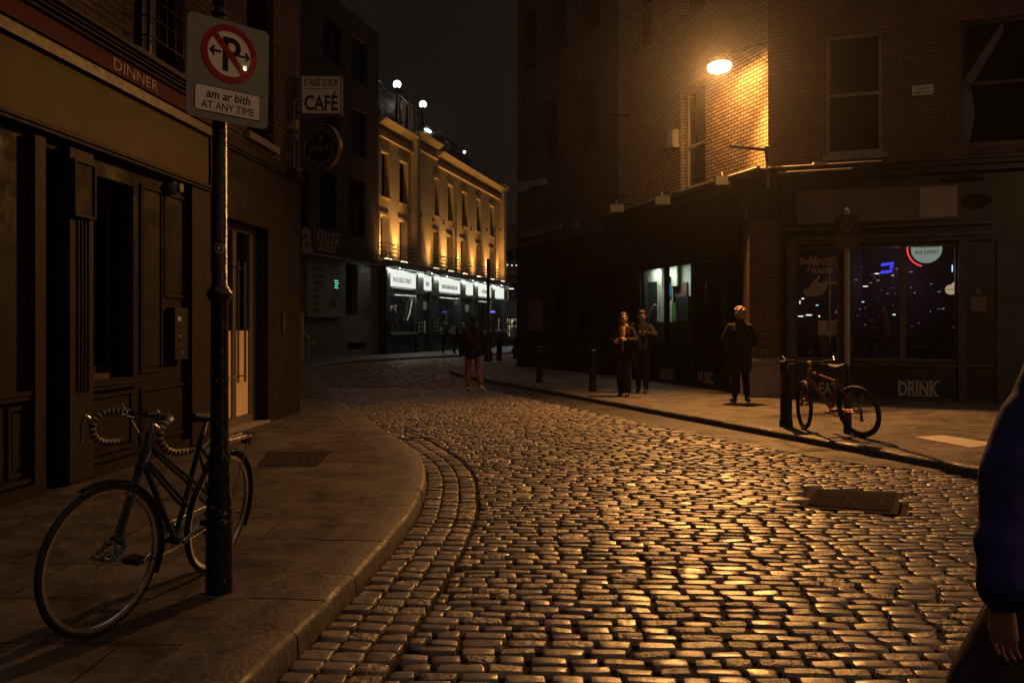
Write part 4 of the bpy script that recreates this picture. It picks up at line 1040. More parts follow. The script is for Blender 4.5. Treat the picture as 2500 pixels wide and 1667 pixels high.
# ================================================================== DARK BUILDING BETWEEN
DA = (.18, 29.0); DV = (2.78, -6.1); DL_ = math.hypot(*DV)
FD = frame2(*DA, *DV)
def Ds(px):
    q = (px-1250)/FPX; return (DA[0]-q*DA[1])/(q*DV[1]-DV[0])*DL_
def DYs(s): return DA[1]+DV[1]*s/DL_
def Dz(px, py): return zat(py, DYs(Ds(px)))
dk = thing('dark_building', 'unlit dark brick building on the corner behind the bollards', 'building', FD)
DE = DL_+.25
hol = [(2.0, 3.0, 6.6, 8.6), (4.4, 5.4, 6.6, 8.6), (.5, 1.5, 10, 12), (2.6, 3.6, 10, 12), (4.6, 5.6, 10, 12)]
b = B(); wall(b, 0, DE, 4.1, 16, hol, .2); shell(b, 0, DE, 0, 16, 4.2); part('wall', b, M['darkbrick'], dk, smooth=0)
for h in hol: sash(dk, FD, *h, .2, M['black_paint'], M['dark_glass'], bar=.07)
b = B(); g_ = [(Ds(1345), Ds(1385), .1, 2.9), (Ds(1400), Ds(1500), .9, 3.0)]
wall(b, 0, DE, .0, 4.09, g_, .25, -.02); part('shopfront', b, M['maroon'], dk, smooth=0)
b = B()
for h in g_: b.quad((h[0], .22, h[2]), (h[1], .22, h[2]), (h[1], .22, h[3]), (h[0], .22, h[3]))
part('pane', b, M['dark_glass'], dk, smooth=0)
b = B(); b.box(Ds(1390), DE, -.12, -.021, 3.55, 3.62); b.sep().box(Ds(1390), DE, -.06, -.021, 2.95, 3.0); b.sep().box(0, DE, -.06, -.021, 4.1, 4.16); b.sep().box(Ds(1395), DE, -.05, -.021, .85, .9); part('string_course', b, M['tan_timber'], dk)
b = B(); b.box(Ds(1270), Ds(1372), -.06, -.001, Dz(1320, 573), Dz(1320, 558)); b.box(Ds(1398), Ds(1412), -.06, -.001, Dz(1405, 560), Dz(1405, 541))
part('sign_band', b, mat('dull sign band', (.13, .11, .11), .7, var=.4, scale=9), dk)
b = B(); x0, x1, xm = Ds(1268), Ds(1335), Ds(1294); b.prism([(x0, Dz(1280, 469)), (xm, Dz(1280, 469)), (xm, Dz(1300, 455)), (x1, Dz(1320, 455)), (x1, Dz(1320, 440)), (x0, Dz(1280, 442))], -.08, -.001)
part('pale_patch', b, mat('pale plaster patch', (.30, .26, .23), .8, var=.2), dk)
t_ = thing('poster', 'faint brown poster on the dark corner building', 'poster', FD @ T((Ds(1290)+Ds(1330))/2, -.03, (Dz(1310, 733)+Dz(1310, 805))/2))
b = B(); b.box(-.5, .5, -.02, 0, -.52, .52); b.box(-.53, .53, -.01, 0, -.55, -.52); part('sheet', b, mat('brown poster', (.12, .085, .07), .7, var=.45, scale=4), t_)

# ================================================================== CORNER PUB ON THE RIGHT
ph = thing('corner_pub', 'brick corner pub with black shopfront and lit side wall under the street lamp', 'building', T(*PC, 0))
HT = 15
# side wall (stock brick) with sash window
sw = (Sx(1662), Sx(1722), Sz(1700, 455), 6.95)
b = B(); wall(b, 0, SLEN, 4.45, HT, [sw, (1.0, 2.0, 8.6, 10.8), (sw[0], sw[1], 8.6, 10.8)], .20); b.quad((0, 0, 0), (0, 0, HT), (0, 6, HT), (0, 6, 0))
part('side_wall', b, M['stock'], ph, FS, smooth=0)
b = B(); rw = [(Rt(2017), Rt(2156), 4.70, 6.98), (Rt(2343), Rt(2343)+1.1, 4.70, 6.98), (Rt(2017), Rt(2156), 8.6, 10.8), (Rt(2343), Rt(2343)+1.1, 8.6, 10.8), (6.2, 7.3, 4.7, 6.98)]
wall(b, 0, 12, 4.45, HT, rw, .16); b.quad((0, .0, HT), (12, 0, HT), (12, 7, HT), (0, 7, HT)); b.quad((12, 0, 0), (12, 7, 0), (12, 7, HT), (12, 0, HT))
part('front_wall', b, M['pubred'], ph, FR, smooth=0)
b = B(); b.quad((-1.5, 6, 0), (12, 7, 0), (12, 7, HT), (-1.5, 6, HT)); part('back_wall', b, M['interior_dark'], ph, FR, smooth=0)
w_ = sash(ph, FS, *sw, .20, M['white_paint'], M['dark_glass'], bar=.08, mid=.43, sill=M['concrete'])
b = B(); b.box(sw[0]-.02, sw[0]+.07, -.012, -.002, sw[2], sw[3]); part('trim', b, M['white_paint'], w_, FS)
sash(ph, FS, 1.0, 2.0, 8.6, 10.8, .2, M['white_paint'], M['dark_glass']); sash(ph, FS, sw[0], sw[1], 8.6, 10.8, .2, M['white_paint'], M['dark_glass'])
for i, h in enumerate(rw):
    w_ = sash(ph, FR, *h, .10, mat('shaded window white', (.21, .18, .165), .6) if i != 1 else M['black_paint'], M['dark_glass'], bar=.065, mid=.5, sill=M['concrete'] if i != 1 else None)  # front frames: white paint darkened for the shade on this side
    if i == 1:
        b = B()
        for k in range(26):
            t = k/25; xx = h[0]+.05+t*.62; zz = 5.9+t*1.0; b.quad((xx, .085, zz), (xx+.05, .085, zz+.02), (xx+.03, .088, zz-.22-.1*(1-t)), (xx-.03, .088, zz-.20-.1*(1-t)))
        b.quad((h[0]+.05, .085, 4.8), (h[0]+.17, .085, 4.8), (h[0]+.26, .088, 5.3), (h[0]+.2, .088, 5.75), (h[0]+.05, .088, 5.7)); part('curtain', b, M['curtain'], w_, FR, smooth=0)
# cornice over the shop, both sides
b = B(); b.box(-.6, SLEN+.32, -.42, .0, 4.42, 4.46); b.box(-.6, SLEN+.25, -.34, .0, 4.34, 4.419); b.box(-.6, SLEN+.14, -.22, 0, 4.24, 4.339); part('cornice', b, M['black_metal'], ph, FS)
b = B(); b.box(.02, 12, -.42, .0, 4.425, 4.455); b.box(.02, 12, -.34, .0, 4.345, 4.424); b.box(.02, 12, -.22, 0, 4.245, 4.344); part('cornice', b, M['black_metal'], ph, FR)
b = B(); b.tube([(SLEN+.30, -.44, 4.475), (SLEN-1.2, -.44, 4.475), (0, -.44, 4.475)], .018, 6); part('gutter_pipe', b, M['pale_letter'], ph, FS)
b = B(); b.tube([(.2, -.44, 4.36), (1.5, -.44, 4.36)], .018, 6); b.tube([(.02, -.44, 4.47), (2.0, -.44, 4.47)], .012, 6); b.tube([(.02, -.43, 4.36), (.02, -.43, 4.1)], .015, 6); part('gutter_pipe', b, M['pale_letter'], ph, FR)
# side shopfront
so = [(Sx(1562), Sx(1690), .98, 2.98), (Sx(1700), Sx(1772), .98, 2.98), (Sx(1780), SLEN-.42, .1, 2.98)]
b = B(); wall(b, 0, SLEN-.30, .0, 4.23, so, .22, .0); part('side_shopfront', b, M['maroon'], ph, FS, smooth=0)
b = B(); b.box(.1, SLEN-.35, -.10, -.001, 3.02, 3.10); b.box(.1, SLEN-.35, -.05, -.001, 3.10, 3.16); b.box(Sx(1540), Sx(1775), -.05, -.001, .90, .95)
for a in (Sx(1535), Sx(1692)): b.box(a, a+.14, -.06, -.001, .05, 3.02)
b.box(.05, SLEN-.4, -.04, -.001, .02, .18); b.box(Sx(1776)-.03, Sx(1776)+.10, -.07, -.001, .05, 3.02)
part('shop_moulding', b, M['tan_timber'], ph, FS)
for i, h in enumerate(so[:2]):
    b = B(); ring_frame(b, *h, .07, .08, .16)
    if i == 0: xm = (Sx(1611)+Sx(1624))/2; b.box(xm-.07, xm+.07, .08, .16, h[2]+.07, h[3]-.07)
    wv = part('window', b, M['maroon'], ph, FS)
    b = B(); b.quad((h[0], .12, h[2]), (h[1], .12, h[2]), (h[1], .12, h[3]), (h[0], .12, h[3])); part('pane', b, M['glass'], wv, FS, smooth=0)
h = so[2]; b = B(); b.box(h[0], h[1], .9, .95, .1, 2.98); b.box(h[0]+.1, h[1]-.1, .88, .9, .3, 1.2); b.box(h[0]-.02, h[0], .22, .95, .1, 2.98); b.box(h[1], h[1]+.02, .22, .95, .1, 2.98); b.box(h[0], h[1], .22, .95, 2.981, 3.0); part('doorway', b, M['black_paint'], ph, FS)
def words(b, s, px0, px1, py0, py1, side, y=-.004):
    if side == 'S': x0, x1 = Sx(px0), Sx(px1); z0, z1 = Sz(px0, py1), Sz(px0, py0)
    else: x0, x1 = Rt(px0), Rt(px1); z0, z1 = Rz(px0, py1), Rz(px0, py0)
    b.text(s, (x0+x1)/2, (z0+z1)/2, x1-x0, z1-z0, y, .004, bold=.03)
b = B(); words(b, 'DRINK', 1611, 1647, 897, 924, 'S'); b.sep(); words(b, 'MUSIC', 1704, 1742, 904, 934, 'S'); b.sep(); words(b, 'ART', 1781, 1800, 914, 942, 'S'); part('lettering', b, M['faded_letter'], ph, FS, smooth=0)
# lit room seen through the side window
rm = B(); x0, x1 = .2, SLEN-1.0
rm.quad((x0, 3.0, .1), (x1, 3.0, .1), (x1, 3.0, 3.4), (x0, 3.0, 3.4)); rm.quad((x0, .3, 3.3), (x1, .3, 3.3), (x1, 3.0, 3.3), (x0, 3.0, 3.3))
rm.quad((x1, .3, .1), (x1, 3, .1), (x1, 3, 3.4), (x1, .3, 3.4)); rm.quad((x0+.02, .24, .1), (x0+.02, 3, .1), (x0+.02, 3, 3.4), (x0+.02, .24, 3.4)); rm.quad((x0, .3, .12), (x1, .3, .12), (x1, 3, .12), (x0, 3, .12))
part('room', rm, M['interior_dark'], ph, FS, smooth=0)
def Si(px, py, d):        # point on the plane d behind the side wall
    q = (px-1250)/FPX; ox, oy = PC[0]+.956*d, PC[1]+.293*d; u = (ox-q*oy)/(.293+.956*q); Y_ = oy+.956*u; return (SLEN-u, d, zat(py, Y_))
def Sbox(b, px0, px1, py0, py1, d, t=.04):
    x0 = Si(px0, py1, d)[0]; x1 = Si(px1, py1, d)[0]; z0 = Si((px0+px1)/2, py1, d)[2]; z1 = Si((px0+px1)/2, py0, d)[2]; b.box(x0, x1, d, d+t, z0, z1)
xw = Si(1565, 700, .5)[0]
b = B(); Sbox(b, 1560, 1579, 640, 850, .50); Sbox(b, 1579, 1608, 640, 688, .50); Sbox(b, 1604.5, 1613, 640, 850, .46); Sbox(b, 1617, 1652, 640, 700, .62); Sbox(b, 1617, 1640, 700, 850, .62); Sbox(b, 1640, 1700, 630, 692, .80); Sbox(b, 1676, 1700, 690, 760, .80)
part('partition', b, mat('pale green white wall', (.60, .63, .54), .7, var=.1), ph, FS)
b = B(); Sbox(b, 1579, 1605, 688, 850, .52); part('door', b, mat('dark inner door', (.03, .04, .045), .4), ph, FS)
b = B(); b.box(Si(1560, 800, .30)[0], Si(1690, 800, .30)[0], .28, .36, .3, Si(1600, 786, .30)[2]); part('dado', b, mat('panelled dado', (.10, .08, .06), .6), ph, FS)
wr_ = mat('white rail', (.75, .77, .70), .4)
t_ = thing('stair_rail', 'white bent stair rail inside the lit side window of the pub', 'stair rail', FS)
b = B(); b.tube([Si(1577, 784, .42), Si(1597.5, 744, .42), Si(1601, 744, .42)], .022, 8); part('rail', b, wr_, t_, FS)
b = B(); b.tube([Si(1606, 784, .42), Si(1606, 745, .42), Si(1610, 690, .42)], .016, 8); part('post', b, wr_, t_, FS)
b = B(); b.tube([Si(1624, 773, .45), Si(1636, 749, .45), Si(1629, 741, .45)], .018, 8); part('return_rail', b, wr_, t_, FS)
b = B(); Sbox(b, 1624, 1637, 693, 725, .58, .02); solo('poster', b, mat('blue poster', (.03, .25, .60), .5, var=.3), 'bright blue poster on the wall inside the lit side window', 'poster', FS)
b = B(); Sbox(b, 1640, 1676, 690, 727, .75, .03); solo('picture_wall', b, mat('patchy pictures', (.16, .10, .08), .6, var=.8, scale=7), 'patchwork of small dim pictures right of the blue poster', 'pictures', FS)
b = B(); Sbox(b, 1641, 1650, 738, 784, .60, .02); solo('notice', b, mat('green notice', (.10, .30, .05), .5, var=.4), 'small green panel inside the lit side window', 'notice', FS)
b = B(); Sbox(b, 1650, 1680, 724, 784, .62, .1); solo('cabinet', b, M['black_paint'], 'black cabinet right of the green panel inside the side window', 'cabinet', FS)
b = B(); Sbox(b, 1625, 1634, 676, 690, .55, .05); solo('speaker_box', b, M['black_paint'], 'small black speaker box above the blue poster inside the window', 'speaker', FS)
b = B(); b.box(Sx(1772)+.02, Sx(1772)+.06, .26, 2.9, .13, 3.2); part('partition', b, M['interior_dark'], ph, FS)
t_ = thing('shelf_unit', 'dim grey shelf unit behind the second side window', 'shelf', FS)
b = B(); Sbox(b, 1703, 1720, 690, 788, .55, .05); part('panel', b, mat('grey shelf', (.20, .21, .20), .5, var=.6, scale=9), t_, FS)
b = B()
for k in range(4): Sbox(b.sep(), 1718, 1724, 716+14*k, 717.5+14*k, .5, .03)
part('shelf', b, M['steel'], t_, FS)
t_ = thing('ceiling_lamp', 'small bright ceiling spot inside the lit side window', 'lamp', FS @ T(*Si(1609, 655, .45)))
b = B(); b.ball((0, 0, -.06), .045, 10); part('bulb', b, emit('room bulb', (.9, 1, .85), 7), t_)
b = B(); b.cyl((0, 0, -.03), (0, 0, .2), .05, n=10); part('holder', b, M['white_paint'], t_)
w_ = FS @ Vector((Si(1612, 668, .34)[0], .30, 2.93)); lamp('AREA', 'room_light', w_, 15.0, (.92, 1, .84), 1.3, FS.to_3x3() @ Vector((0, .25, -1)), size_y=.08)
w_ = FS @ Vector((Si(1712, 670, .4)[0], .40, 2.75)); lamp('POINT', 'room_light', w_, 2.2, (.95, 1, .85), .1)
# corner pier (chamfered) of brick on a plinth
b = B(); poly = [(-.42, -.02), (-.08, -.36), (.52, -.06), (.4, .5), (-.3, .5)]
def prism_z(b, poly, z0, z1):
    n = len(poly); b.add([(x, y, z0) for x, y in poly]+[(x, y, z1) for x, y in poly], [tuple(range(n-1, -1, -1)), tuple(range(n, 2*n))]+[(i, (i+1) % n, (i+1) % n+n, i+n) for i in range(n)])
MPI = T(PC[0]-.02, PC[1]+.12, 0) @ RZ(-.10)
pp = [(-.32, -.10), (.30, -.10), (.42, .5), (-.34, .5)]
prism_z(b, pp, .86, 3.55); part('corner_pier', b, M['pubred'], ph, MPI, smooth=0)
b = B(); prism_z(b, [(x*1.14, y*1.2-.04) for x, y in pp], .05, .76); prism_z(b, [(x*1.20, y*1.2-.07) for x, y in pp], .761, .82); prism_z(b, [(x*1.08, y*1.1-.02) for x, y in pp], .821, .859); part('pier_plinth', b, M['concrete'], ph, MPI)
b = B(); prism_z(b, [(x*1.18, y*1.15-.03) for x, y in pp], 3.551, 3.68); prism_z(b, [(x*1.12, y*1.1) for x, y in pp], 3.681, 4.23); part('pier_cap', b, M['maroon'], ph, MPI)
# front shopfront
fo = [(Rt(1938), Rt(2052), .82, 3.0), (Rt(2068), Rt(2342), .82, 3.0), (4.6, 6.0, .1, 3.0), (6.5, 10.5, .82, 3.0)]
b = B(); wall(b, .25, 12, .0, 4.24, fo, .22, .0); part('front_shopfront', b, M['black_paint'], ph, FR, smooth=0)
b = B(); b.box(.35, 3.85, -.10, -.001, 3.02, 3.10); b.box(.35, 3.85, -.16, -.001, 3.101, 3.16); b.box(.35, 3.85, -.12, -.001, 3.30, 3.34)
for a in (Rt(1928), Rt(2346)): b.box(a-.05, a+.08, -.08, -.001, .05, 3.019)
b.box(.35, 3.85, -.06, -.001, .05, .16); b.box(.35, 3.85, -.05, -.001, .74, .79); b.box(3.9, 4.4, -.04, -.001, .05, 3.0)
part('shop_moulding', b, mat('worn dark moulding', (.05, .042, .04), .5, var=.4), ph, FR)
b = B(); b.box(Rt(1945), Rt(2338), -.05, -.001, 3.42, 4.05); part('fascia_panel', b, mat('dim fascia board', (.13, .095, .09), .55, var=.35, scale=1.2), ph, FR)
b = B(); b.box(Rt(2245), Rt(2336), -.056, -.051, 3.46, 4.01); part('fascia_plate', b, mat('paler fascia board', (.32, .27, .24), .6, var=.15, scale=2), ph, FR)  # paler plate over the right end of the fascia panel
b = B(); b.box(Rt(2300), Rt(2402), -.14, -.001, 4.10, 4.17); part('bracket_shelf', b, M['tan_timber'], ph, FR)
b = B(); b.prism([(Rt(2385)+.24*math.cos(a), 3.72+.13*math.sin(a)) for a in np.linspace(0, 2*PI, 24)[:-1]], -.05, -.001); b.prism([(Rt(2385)+.18*math.cos(a), 3.72+.08*math.sin(a)) for a in np.linspace(0, 2*PI, 24)[:-1]], -.065, -.051); part('oval_plaque', b, M['tan_timber'], ph, FR)
for i, h in enumerate(fo):
    b = B(); ring_frame(b, *h, .06, .06, .14)
    if i == 1: xm = Rt(2205); b.box(xm-.05, xm+.05, .05, .14, h[2]+.06, h[3]-.06)
    wv = part('window', b, mat('brown timber frame', (.075, .055, .048), .5), ph, FR)
    b = B(); b.quad((h[0], .10, h[2]), (h[1], .10, h[2]), (h[1], .10, h[3]), (h[0], .10, h[3])); part('pane', b, M['glass'], wv, FR, smooth=0)
b = B(); x0, x1 = .35, 11.5
b.quad((x0, 3.2, .1), (x1, 3.2, .1), (x1, 3.2, 3.3), (x0, 3.2, 3.3)); b.quad((x0, .3, 3.15), (x1, .3, 3.15), (x1, 3.2, 3.15), (x0, 3.2, 3.15)); b.quad((x0, .3, .1), (x0, 3.2, .1), (x0, 3.2, 3.3), (x0, .3, 3.3)); b.quad((x1, .3, .1), (x1, 3.2, .1), (x1, 3.2, 3.3), (x1, .3, 3.3)); b.quad((x0, .3, .11), (x1, .3, .11), (x1, 3.2, .11), (x0, 3.2, .11))
part('room', b, M['interior_dark'], ph, FR, smooth=0)
b = B(); words(b, 'EAT', 2000, 2045, 932, 962, 'R'); b.sep(); words(b, 'DRINK', 2193, 2292, 930, 966, 'R'); part('lettering', b, M['pale_letter'], ph, FR, smooth=0)
b = B(); x0, x1, z0, z1 = Rt(2193), Rt(2292), Rz(2242, 966), Rz(2242, 930); w = (x1-x0)/5
for f_ in (.03, .235, .375, .47, .63, .80, .84, .985):        # slab feet and heads of the painted letters
    for z in (z0, z1): b.box(x0+(x1-x0)*f_-.030, x0+(x1-x0)*f_+.030, -.0075, -.0005, z-.012, z+.012)
for f_ in (.0, .2, .4, .6, .8): b.box(x0+(x1-x0)*f_+.0, x0+(x1-x0)*f_+.05, -.0078, -.0005, (z0+z1)/2-.012, (z0+z1)/2+.012)
part('letter_slab', b, M['pale_letter'], ph, FR, smooth=0)
# window decals
def Rp(px, py, y=0.0): return (Rt(px), y, Rz(px, py))
b = B()
def script(b, s, px0, px1, py0, py1, sh=.35):
    x0, x1 = Rt(px0), Rt(px1); z0, z1 = Rz(px0, py1), Rz(px0, py0); b.text(s, (x0+x1)/2, (z0+z1)/2, x1-x0, z1-z0, .094, .004, shear=sh, bold=.012)
script(b, 'the', 1953, 1974, 629, 645); script(b, 'Meeting', 1972, 2056, 625, 655); script(b, 'House', 1970, 2034, 648, 667)
b.tube([(Rt(1946), .09, Rz(1946, 631)), (Rt(1956), .09, Rz(1956, 629)), (Rt(1962), .09, Rz(1962, 634))], .008, 6); b.tube([(Rt(2022), .09, Rz(2022, 632)), (Rt(2034), .09, Rz(2034, 628)), (Rt(2046), .09, Rz(2046, 626))], .008, 6); b.tube([(Rt(1967), .09, Rz(1967, 660)), (Rt(1980), .09, Rz(1980, 657))], .008, 6)
solo('window_lettering', b, mat('pale orange decal', (.40, .28, .20), .6), 'pale script lettering The Meeting House on the front window glass', 'lettering', FR, smooth=0)
hand = [(1962,705),(1975,702),(1982,688),(1994,678),(2000,671),(2003,674),(2000,682),(1994,689),(2020,687),(2044,687),(2046,691),(2042,694),(2018,697),(2020,701),(2017,705),(2016,710),(2012,712),(2010,717),(2004,720),(1992,722),(1972,724),(1966,722),(1961,713)]
b = B(); b.prism([(Rt(x), Rz(1990, y)) for x, y in hand], .088, .095)
hnd = solo('window_decal', b, mat('grey decal', (.26, .235, .20), .6), 'grey pointing hand decal under the script lettering', 'decal', FR, smooth=0)
b = B()
for pl in (((1995, 698), (1997, 712), (1994, 720)), ((1997, 702), (2012, 705)), ((1997, 709), (2010, 711)), ((1972, 706), (1976, 712))): b.tube([(Rt(x), .087, Rz(1990, y)) for x, y in pl], .004, 5)
o_ = part('outline', b, M['sign_black'], hnd, FR)
b = B(); x0, x1 = Rt(1998), Rt(2052); z0, z1 = Rz(2025, 819), Rz(2025, 782); b.box(x0, x1, .088, .096, z0, z1)
pst = solo('window_poster', b, mat('grey poster', (.24, .22, .19), .6), 'small grey square poster low on the window below the pointing hand', 'poster', FR, smooth=0)
b = B(); xm = (x0+x1)/2-.02
for k in range(3): b.box(xm-.02, xm+.02, .084, .087, z1-.08-.06*k, z1-.05-.06*k)
b.arcband((x1-.09, z0+.08), .055, .065, 0, 2*PI, .084, .087, 20); part('print', b, M['sign_black'], pst, FR)
# sign, neon and small lights are glowing stand-ins for street reflections
yi = 1.5
def Ri(px, py, d=yi):   # point on the plane d behind the front
    q = (px-1250)/FPX; ox = PC[0]+.336*d; oy = PC[1]+.942*d; t = (oy*q-ox)/(.942+.336*q); Y_ = oy-.336*t; return (t, d, zat(py, Y_))
t_ = thing('round_sign_reflection', 'reflected round white sign with red neon ring and reversed lettering in the front window', 'sign', FR @ T(*Ri(2262, 608)))
b = B(); b.prism([(.28*math.cos(a), .28*math.sin(a)) for a in np.linspace(0, 2*PI, 40)[:-1]], -.02, .02); part('face', b, emit('reflected sign face', (.55, .60, .52), .42), t_)
b = B(); b.arcband((0, 0), .335, .36, PI*.86, PI*1.42, -.03, -.005, 24); part('neon_ring', b, emit('red neon', (1, .05, .03), 1.6), t_)
b = B(); b.text('CROSSBAR', 0, .055, .44, .07, -.022, .003, mirror=True); b.text('TEMPLE BAR', 0, -.065, .44, .075, -.022, .003, mirror=True); part('lettering', b, M['sign_black'], t_, smooth=0)
t_ = thing('neon_shape', 'small reflected blue neon sign of two slanting lines in the front window', 'sign', FR @ T(*Ri(2164, 656)))
b = B()
for z, a, c in ((.08, -.10, .13), (.02, .06, .12), (-.075, -.11, .10)): b.add([(a, 0, z-.028), (c, 0, z+.0), (c+.01, 0, z+.055), (a+.01, 0, z+.03), (a, .02, z-.028), (c, .02, z+.0), (c+.01, .02, z+.055), (a+.01, .02, z+.03)], [(0, 1, 2, 3), (4, 7, 6, 5), (0, 4, 5, 1), (1, 5, 6, 2), (2, 6, 7, 3), (3, 7, 4, 0)])
part('tube', b, emit('blue reflection', (.05, .05, 1), 1.5), t_)
for i, (px, py, r, l) in enumerate(((2322, 707, .105, 'round pale paper lantern with a dark band in the front window'), (2338, 700, .12, 'second paper lantern partly hidden at the edge of the front window'))):
    t_ = thing('paper_lantern', l, 'lantern', FR @ T(*Ri(px, py, yi+.25*i)), 'paper lanterns in the front window')
    b = B(); b.ball((0, 0, 0), (r*1.05, r, r*.95), 16); part('shade', b, emit('lantern', (.85, .62, .36), .55), t_)
    b = B(); b.lathe([(r*1.06, -.006), (r*1.06, .006)], n=16, caps=False); b.cyl((0, 0, r), (0, 0, .5), .005, n=5); part('band', b, M['black_paint'], t_)
spots = [(2113, 699, .055, .010, (1, .95, .85), 'white reflected dash left of the blue neon in the front window'), (2141, 668+0, .05, .010, (1, .9, .8), 'white reflected dash just under the blue neon sign'), (1960, 729, .03, .012, (1, .95, .9), 'small white reflection under the pointing hand decal'), (1995, 745, .03, .010, (.3, 1, .8), 'small green reflection under the pointing hand decal'), (2107, 737, .03, .008, (.6, 1, .95), 'small turquoise reflection low in the middle of the front window'), (2183, 768, .035, .010, (.8, 1, .9), 'pale reflection lowest in the middle pane'), (1955, 772, .06, .012, (.8, .85, 1), 'row of pale reflections lower left in the front window'), (1975, 769, .07, .012, (1, .95, .85), 'row of warm reflections beside the lower left pale ones'), (2000, 772, .02, .02, (1, .6, .45), 'small reddish reflection at the end of the low row'), (2325, 655, .012, .08, (.4, .75, 1), 'upright pale blue reflection near the right jamb'), (1953, 738, .012, .04, (.9, .75, .6), 'dim upright reflection under the decal at the window edge')]
for px, py, w, h, c, l in spots:
    t_ = thing('reflected_light', l, 'light', FR @ T(*Ri(px, py)), 'street reflections in the front window')
    b = B(); b.ball((0, 0, 0), (w, .02, h), 10); part('bulb', b, emit('window glint', c, 1.6), t_)
rr = random.Random(21)  # clusters of glowing beads added as further street reflections in the glass
for lab_, x0_, x1_, y0_, y1_, n_ in (('scatter of tiny coloured reflections low in the left pane of the front window', 1945, 2045, 735, 785, 22), ('scatter of tiny coloured reflections across the middle pane of the front window', 2085, 2195, 640, 800, 26), ('few faint reflections in the right hand pane of the front window', 2215, 2330, 660, 800, 14)):
    t_ = thing('reflected_specks', lab_, 'lights', FR @ T(*Ri((x0_+x1_)/2, (y0_+y1_)/2, 2.2)), 'street reflection specks in the front window'); c0 = Ri((x0_+x1_)/2, (y0_+y1_)/2, 2.2)
    ps = []
    for k in range(n_):
        px_, py_ = rr.uniform(x0_, x1_), rr.uniform(y0_, y1_); q_ = Ri(px_, py_, 2.2); ps.append((q_[0]-c0[0], 0, q_[2]-c0[2]))
        b = B(); b.ball(ps[-1], (rr.choice((.012, .018, .035)), .01, rr.choice((.006, .008, .012))), 6); part('bulb', b, emit('reflection speck', rr.choice(((1, .8, .6), (.5, .6, 1), (.35, .3, 1), (.9, .95, 1), (1, .35, .3), (.4, .9, .8))), rr.choice((.12, .25, .5))), t_)
    b = B(); b.tube(sorted(ps), .002, 4); part('cable', b, M['black_paint'], t_)
b = B(); rr = random.Random(11)
for k in range(9):
    t = rr.uniform(.8, 3.4); d = rr.uniform(.9, 2.6); hgt = rr.uniform(.9, 1.5)
    b.lathe([(.2, .12), (.05, .2), (.04, hgt-.08), (.25, hgt-.04), (.25, hgt)], (t, d, 0), 10); b.lathe([(.12, hgt+.0), (.10, hgt+.3), (.03, hgt+.42)], (t+.2, d, 0), 8)
solo('bar_tables', b, mat('dim furniture', (.16, .10, .08), .4, var=.5), 'dim tall tables and lamps inside the front room of the pub', 'tables', FR)
w_ = FR @ Vector((2.6, 2.2, 2.6)); lamp('POINT', 'bar_fill', w_, 9, (.85, .40, .62), .2)  # unseen fill lamp added to lift the dark room behind the glass
# plaques, alarm, lights on the pub
t_ = thing('wall_plaque', 'small pale street plaque between the two front windows', 'plaque', FR @ T(Rt(2252), -.02, Rz(2252, 221)))
b = B(); b.box(-.175, .175, -.02, .0, -.095, .085); part('plate', b, M['sign_white'], t_)
b = B(); b.text('Temple Bar', .01, .025, .26, .055, -.021, .003); b.text('BARRA TEAMPAILL', .01, -.045, .28, .04, -.021, .003); part('lettering', b, M['cafe_ink'], t_, smooth=0)
b = B(); b.box(-.12, .12, -.02, 0, -.13, .13); b.ball((.0, -.02, .22), (.06, .03, .06), 10)
solo('wall_notice', b, mat('dull notice', (.15, .12, .09), .6, var=.4, scale=20), 'dim notice with a round lamp beside the front window', 'notice', FR @ T(Rt(2388), -.002, Rz(2388, 743)))
b = B(); b.box(-.16, .16, -.14, 0, -.2, .22); b.box(-.13, .13, -.16, -.14, -.16, .18)
solo('alarm_box', b, M['white_paint'], 'cream alarm box on the side wall beside the sash window', 'alarm box', FS @ T(Sx(1650), -.002, Sz(1650, 343)))
def arm_light(name, label, p0, p1, p2, r=.03, head=None, grp='wall lights and poles on the pub cornice'):
    name = 'wall_light' if head else 'bracket_arm'  # those without a head are plain bracket arms
    t_ = thing(name, label, 'wall light' if head else 'pole', T(*p0), grp); o0 = Vector(p0)
    b = B(); b.tube([(0, 0, 0), tuple(Vector(p1)-o0), tuple(Vector(p2)-o0)], r, 8); part('arm', b, M['black_metal'], t_)
    if head:
        c_ = Vector(head)-o0; b = B(); b.box(c_.x-.16, c_.x+.16, c_.y-.06, c_.y+.06, c_.z-.10, c_.z+.08); b.cyl(c_, c_+Vector((0, .1, .18)), .02); part('flood_head', b, M['sign_grey'], t_)
    return t_
def Sp(u, d, z): return FS @ Vector((SLEN-u, -d, z))
def atY(px, py, Y): return ((px-1250)/FPX*Y, Y, zat(py, Y))
t_ = arm_light('sign_arm', 'long steel arm reaching out from the cornice corner of the pub', atY(1876, 412, 16.1), atY(1869, 366, 16.0), atY(1783, 357, 15.6), .035)
b = B(); b.cyl(*[tuple(Vector(atY(px, py, Y))-Vector(atY(1876, 412, 16.1))) for px, py, Y in ((1876, 408, 16.1), (1872, 356, 16.0))], .05, n=8); b.cyl(*[tuple(Vector(atY(px, py, Y))-Vector(atY(1876, 412, 16.1))) for px, py, Y in ((1846, 406, 16.4), (1846, 424, 16.4))], .07, n=10); part('bracket_post', b, M['sign_grey'], t_)
arm_light('sign_arm', 'thin pale arm sticking out level from the far cornice end', atY(1530, 480, 21.5), atY(1500, 477, 21), atY(1461, 474, 20.6), .022)
arm_light('sign_arm', 'thin upper arm sticking out high on the dark wall', atY(1534, 283.5, 21.9), atY(1500, 281, 21.5), atY(1465, 278, 21.2), .020)
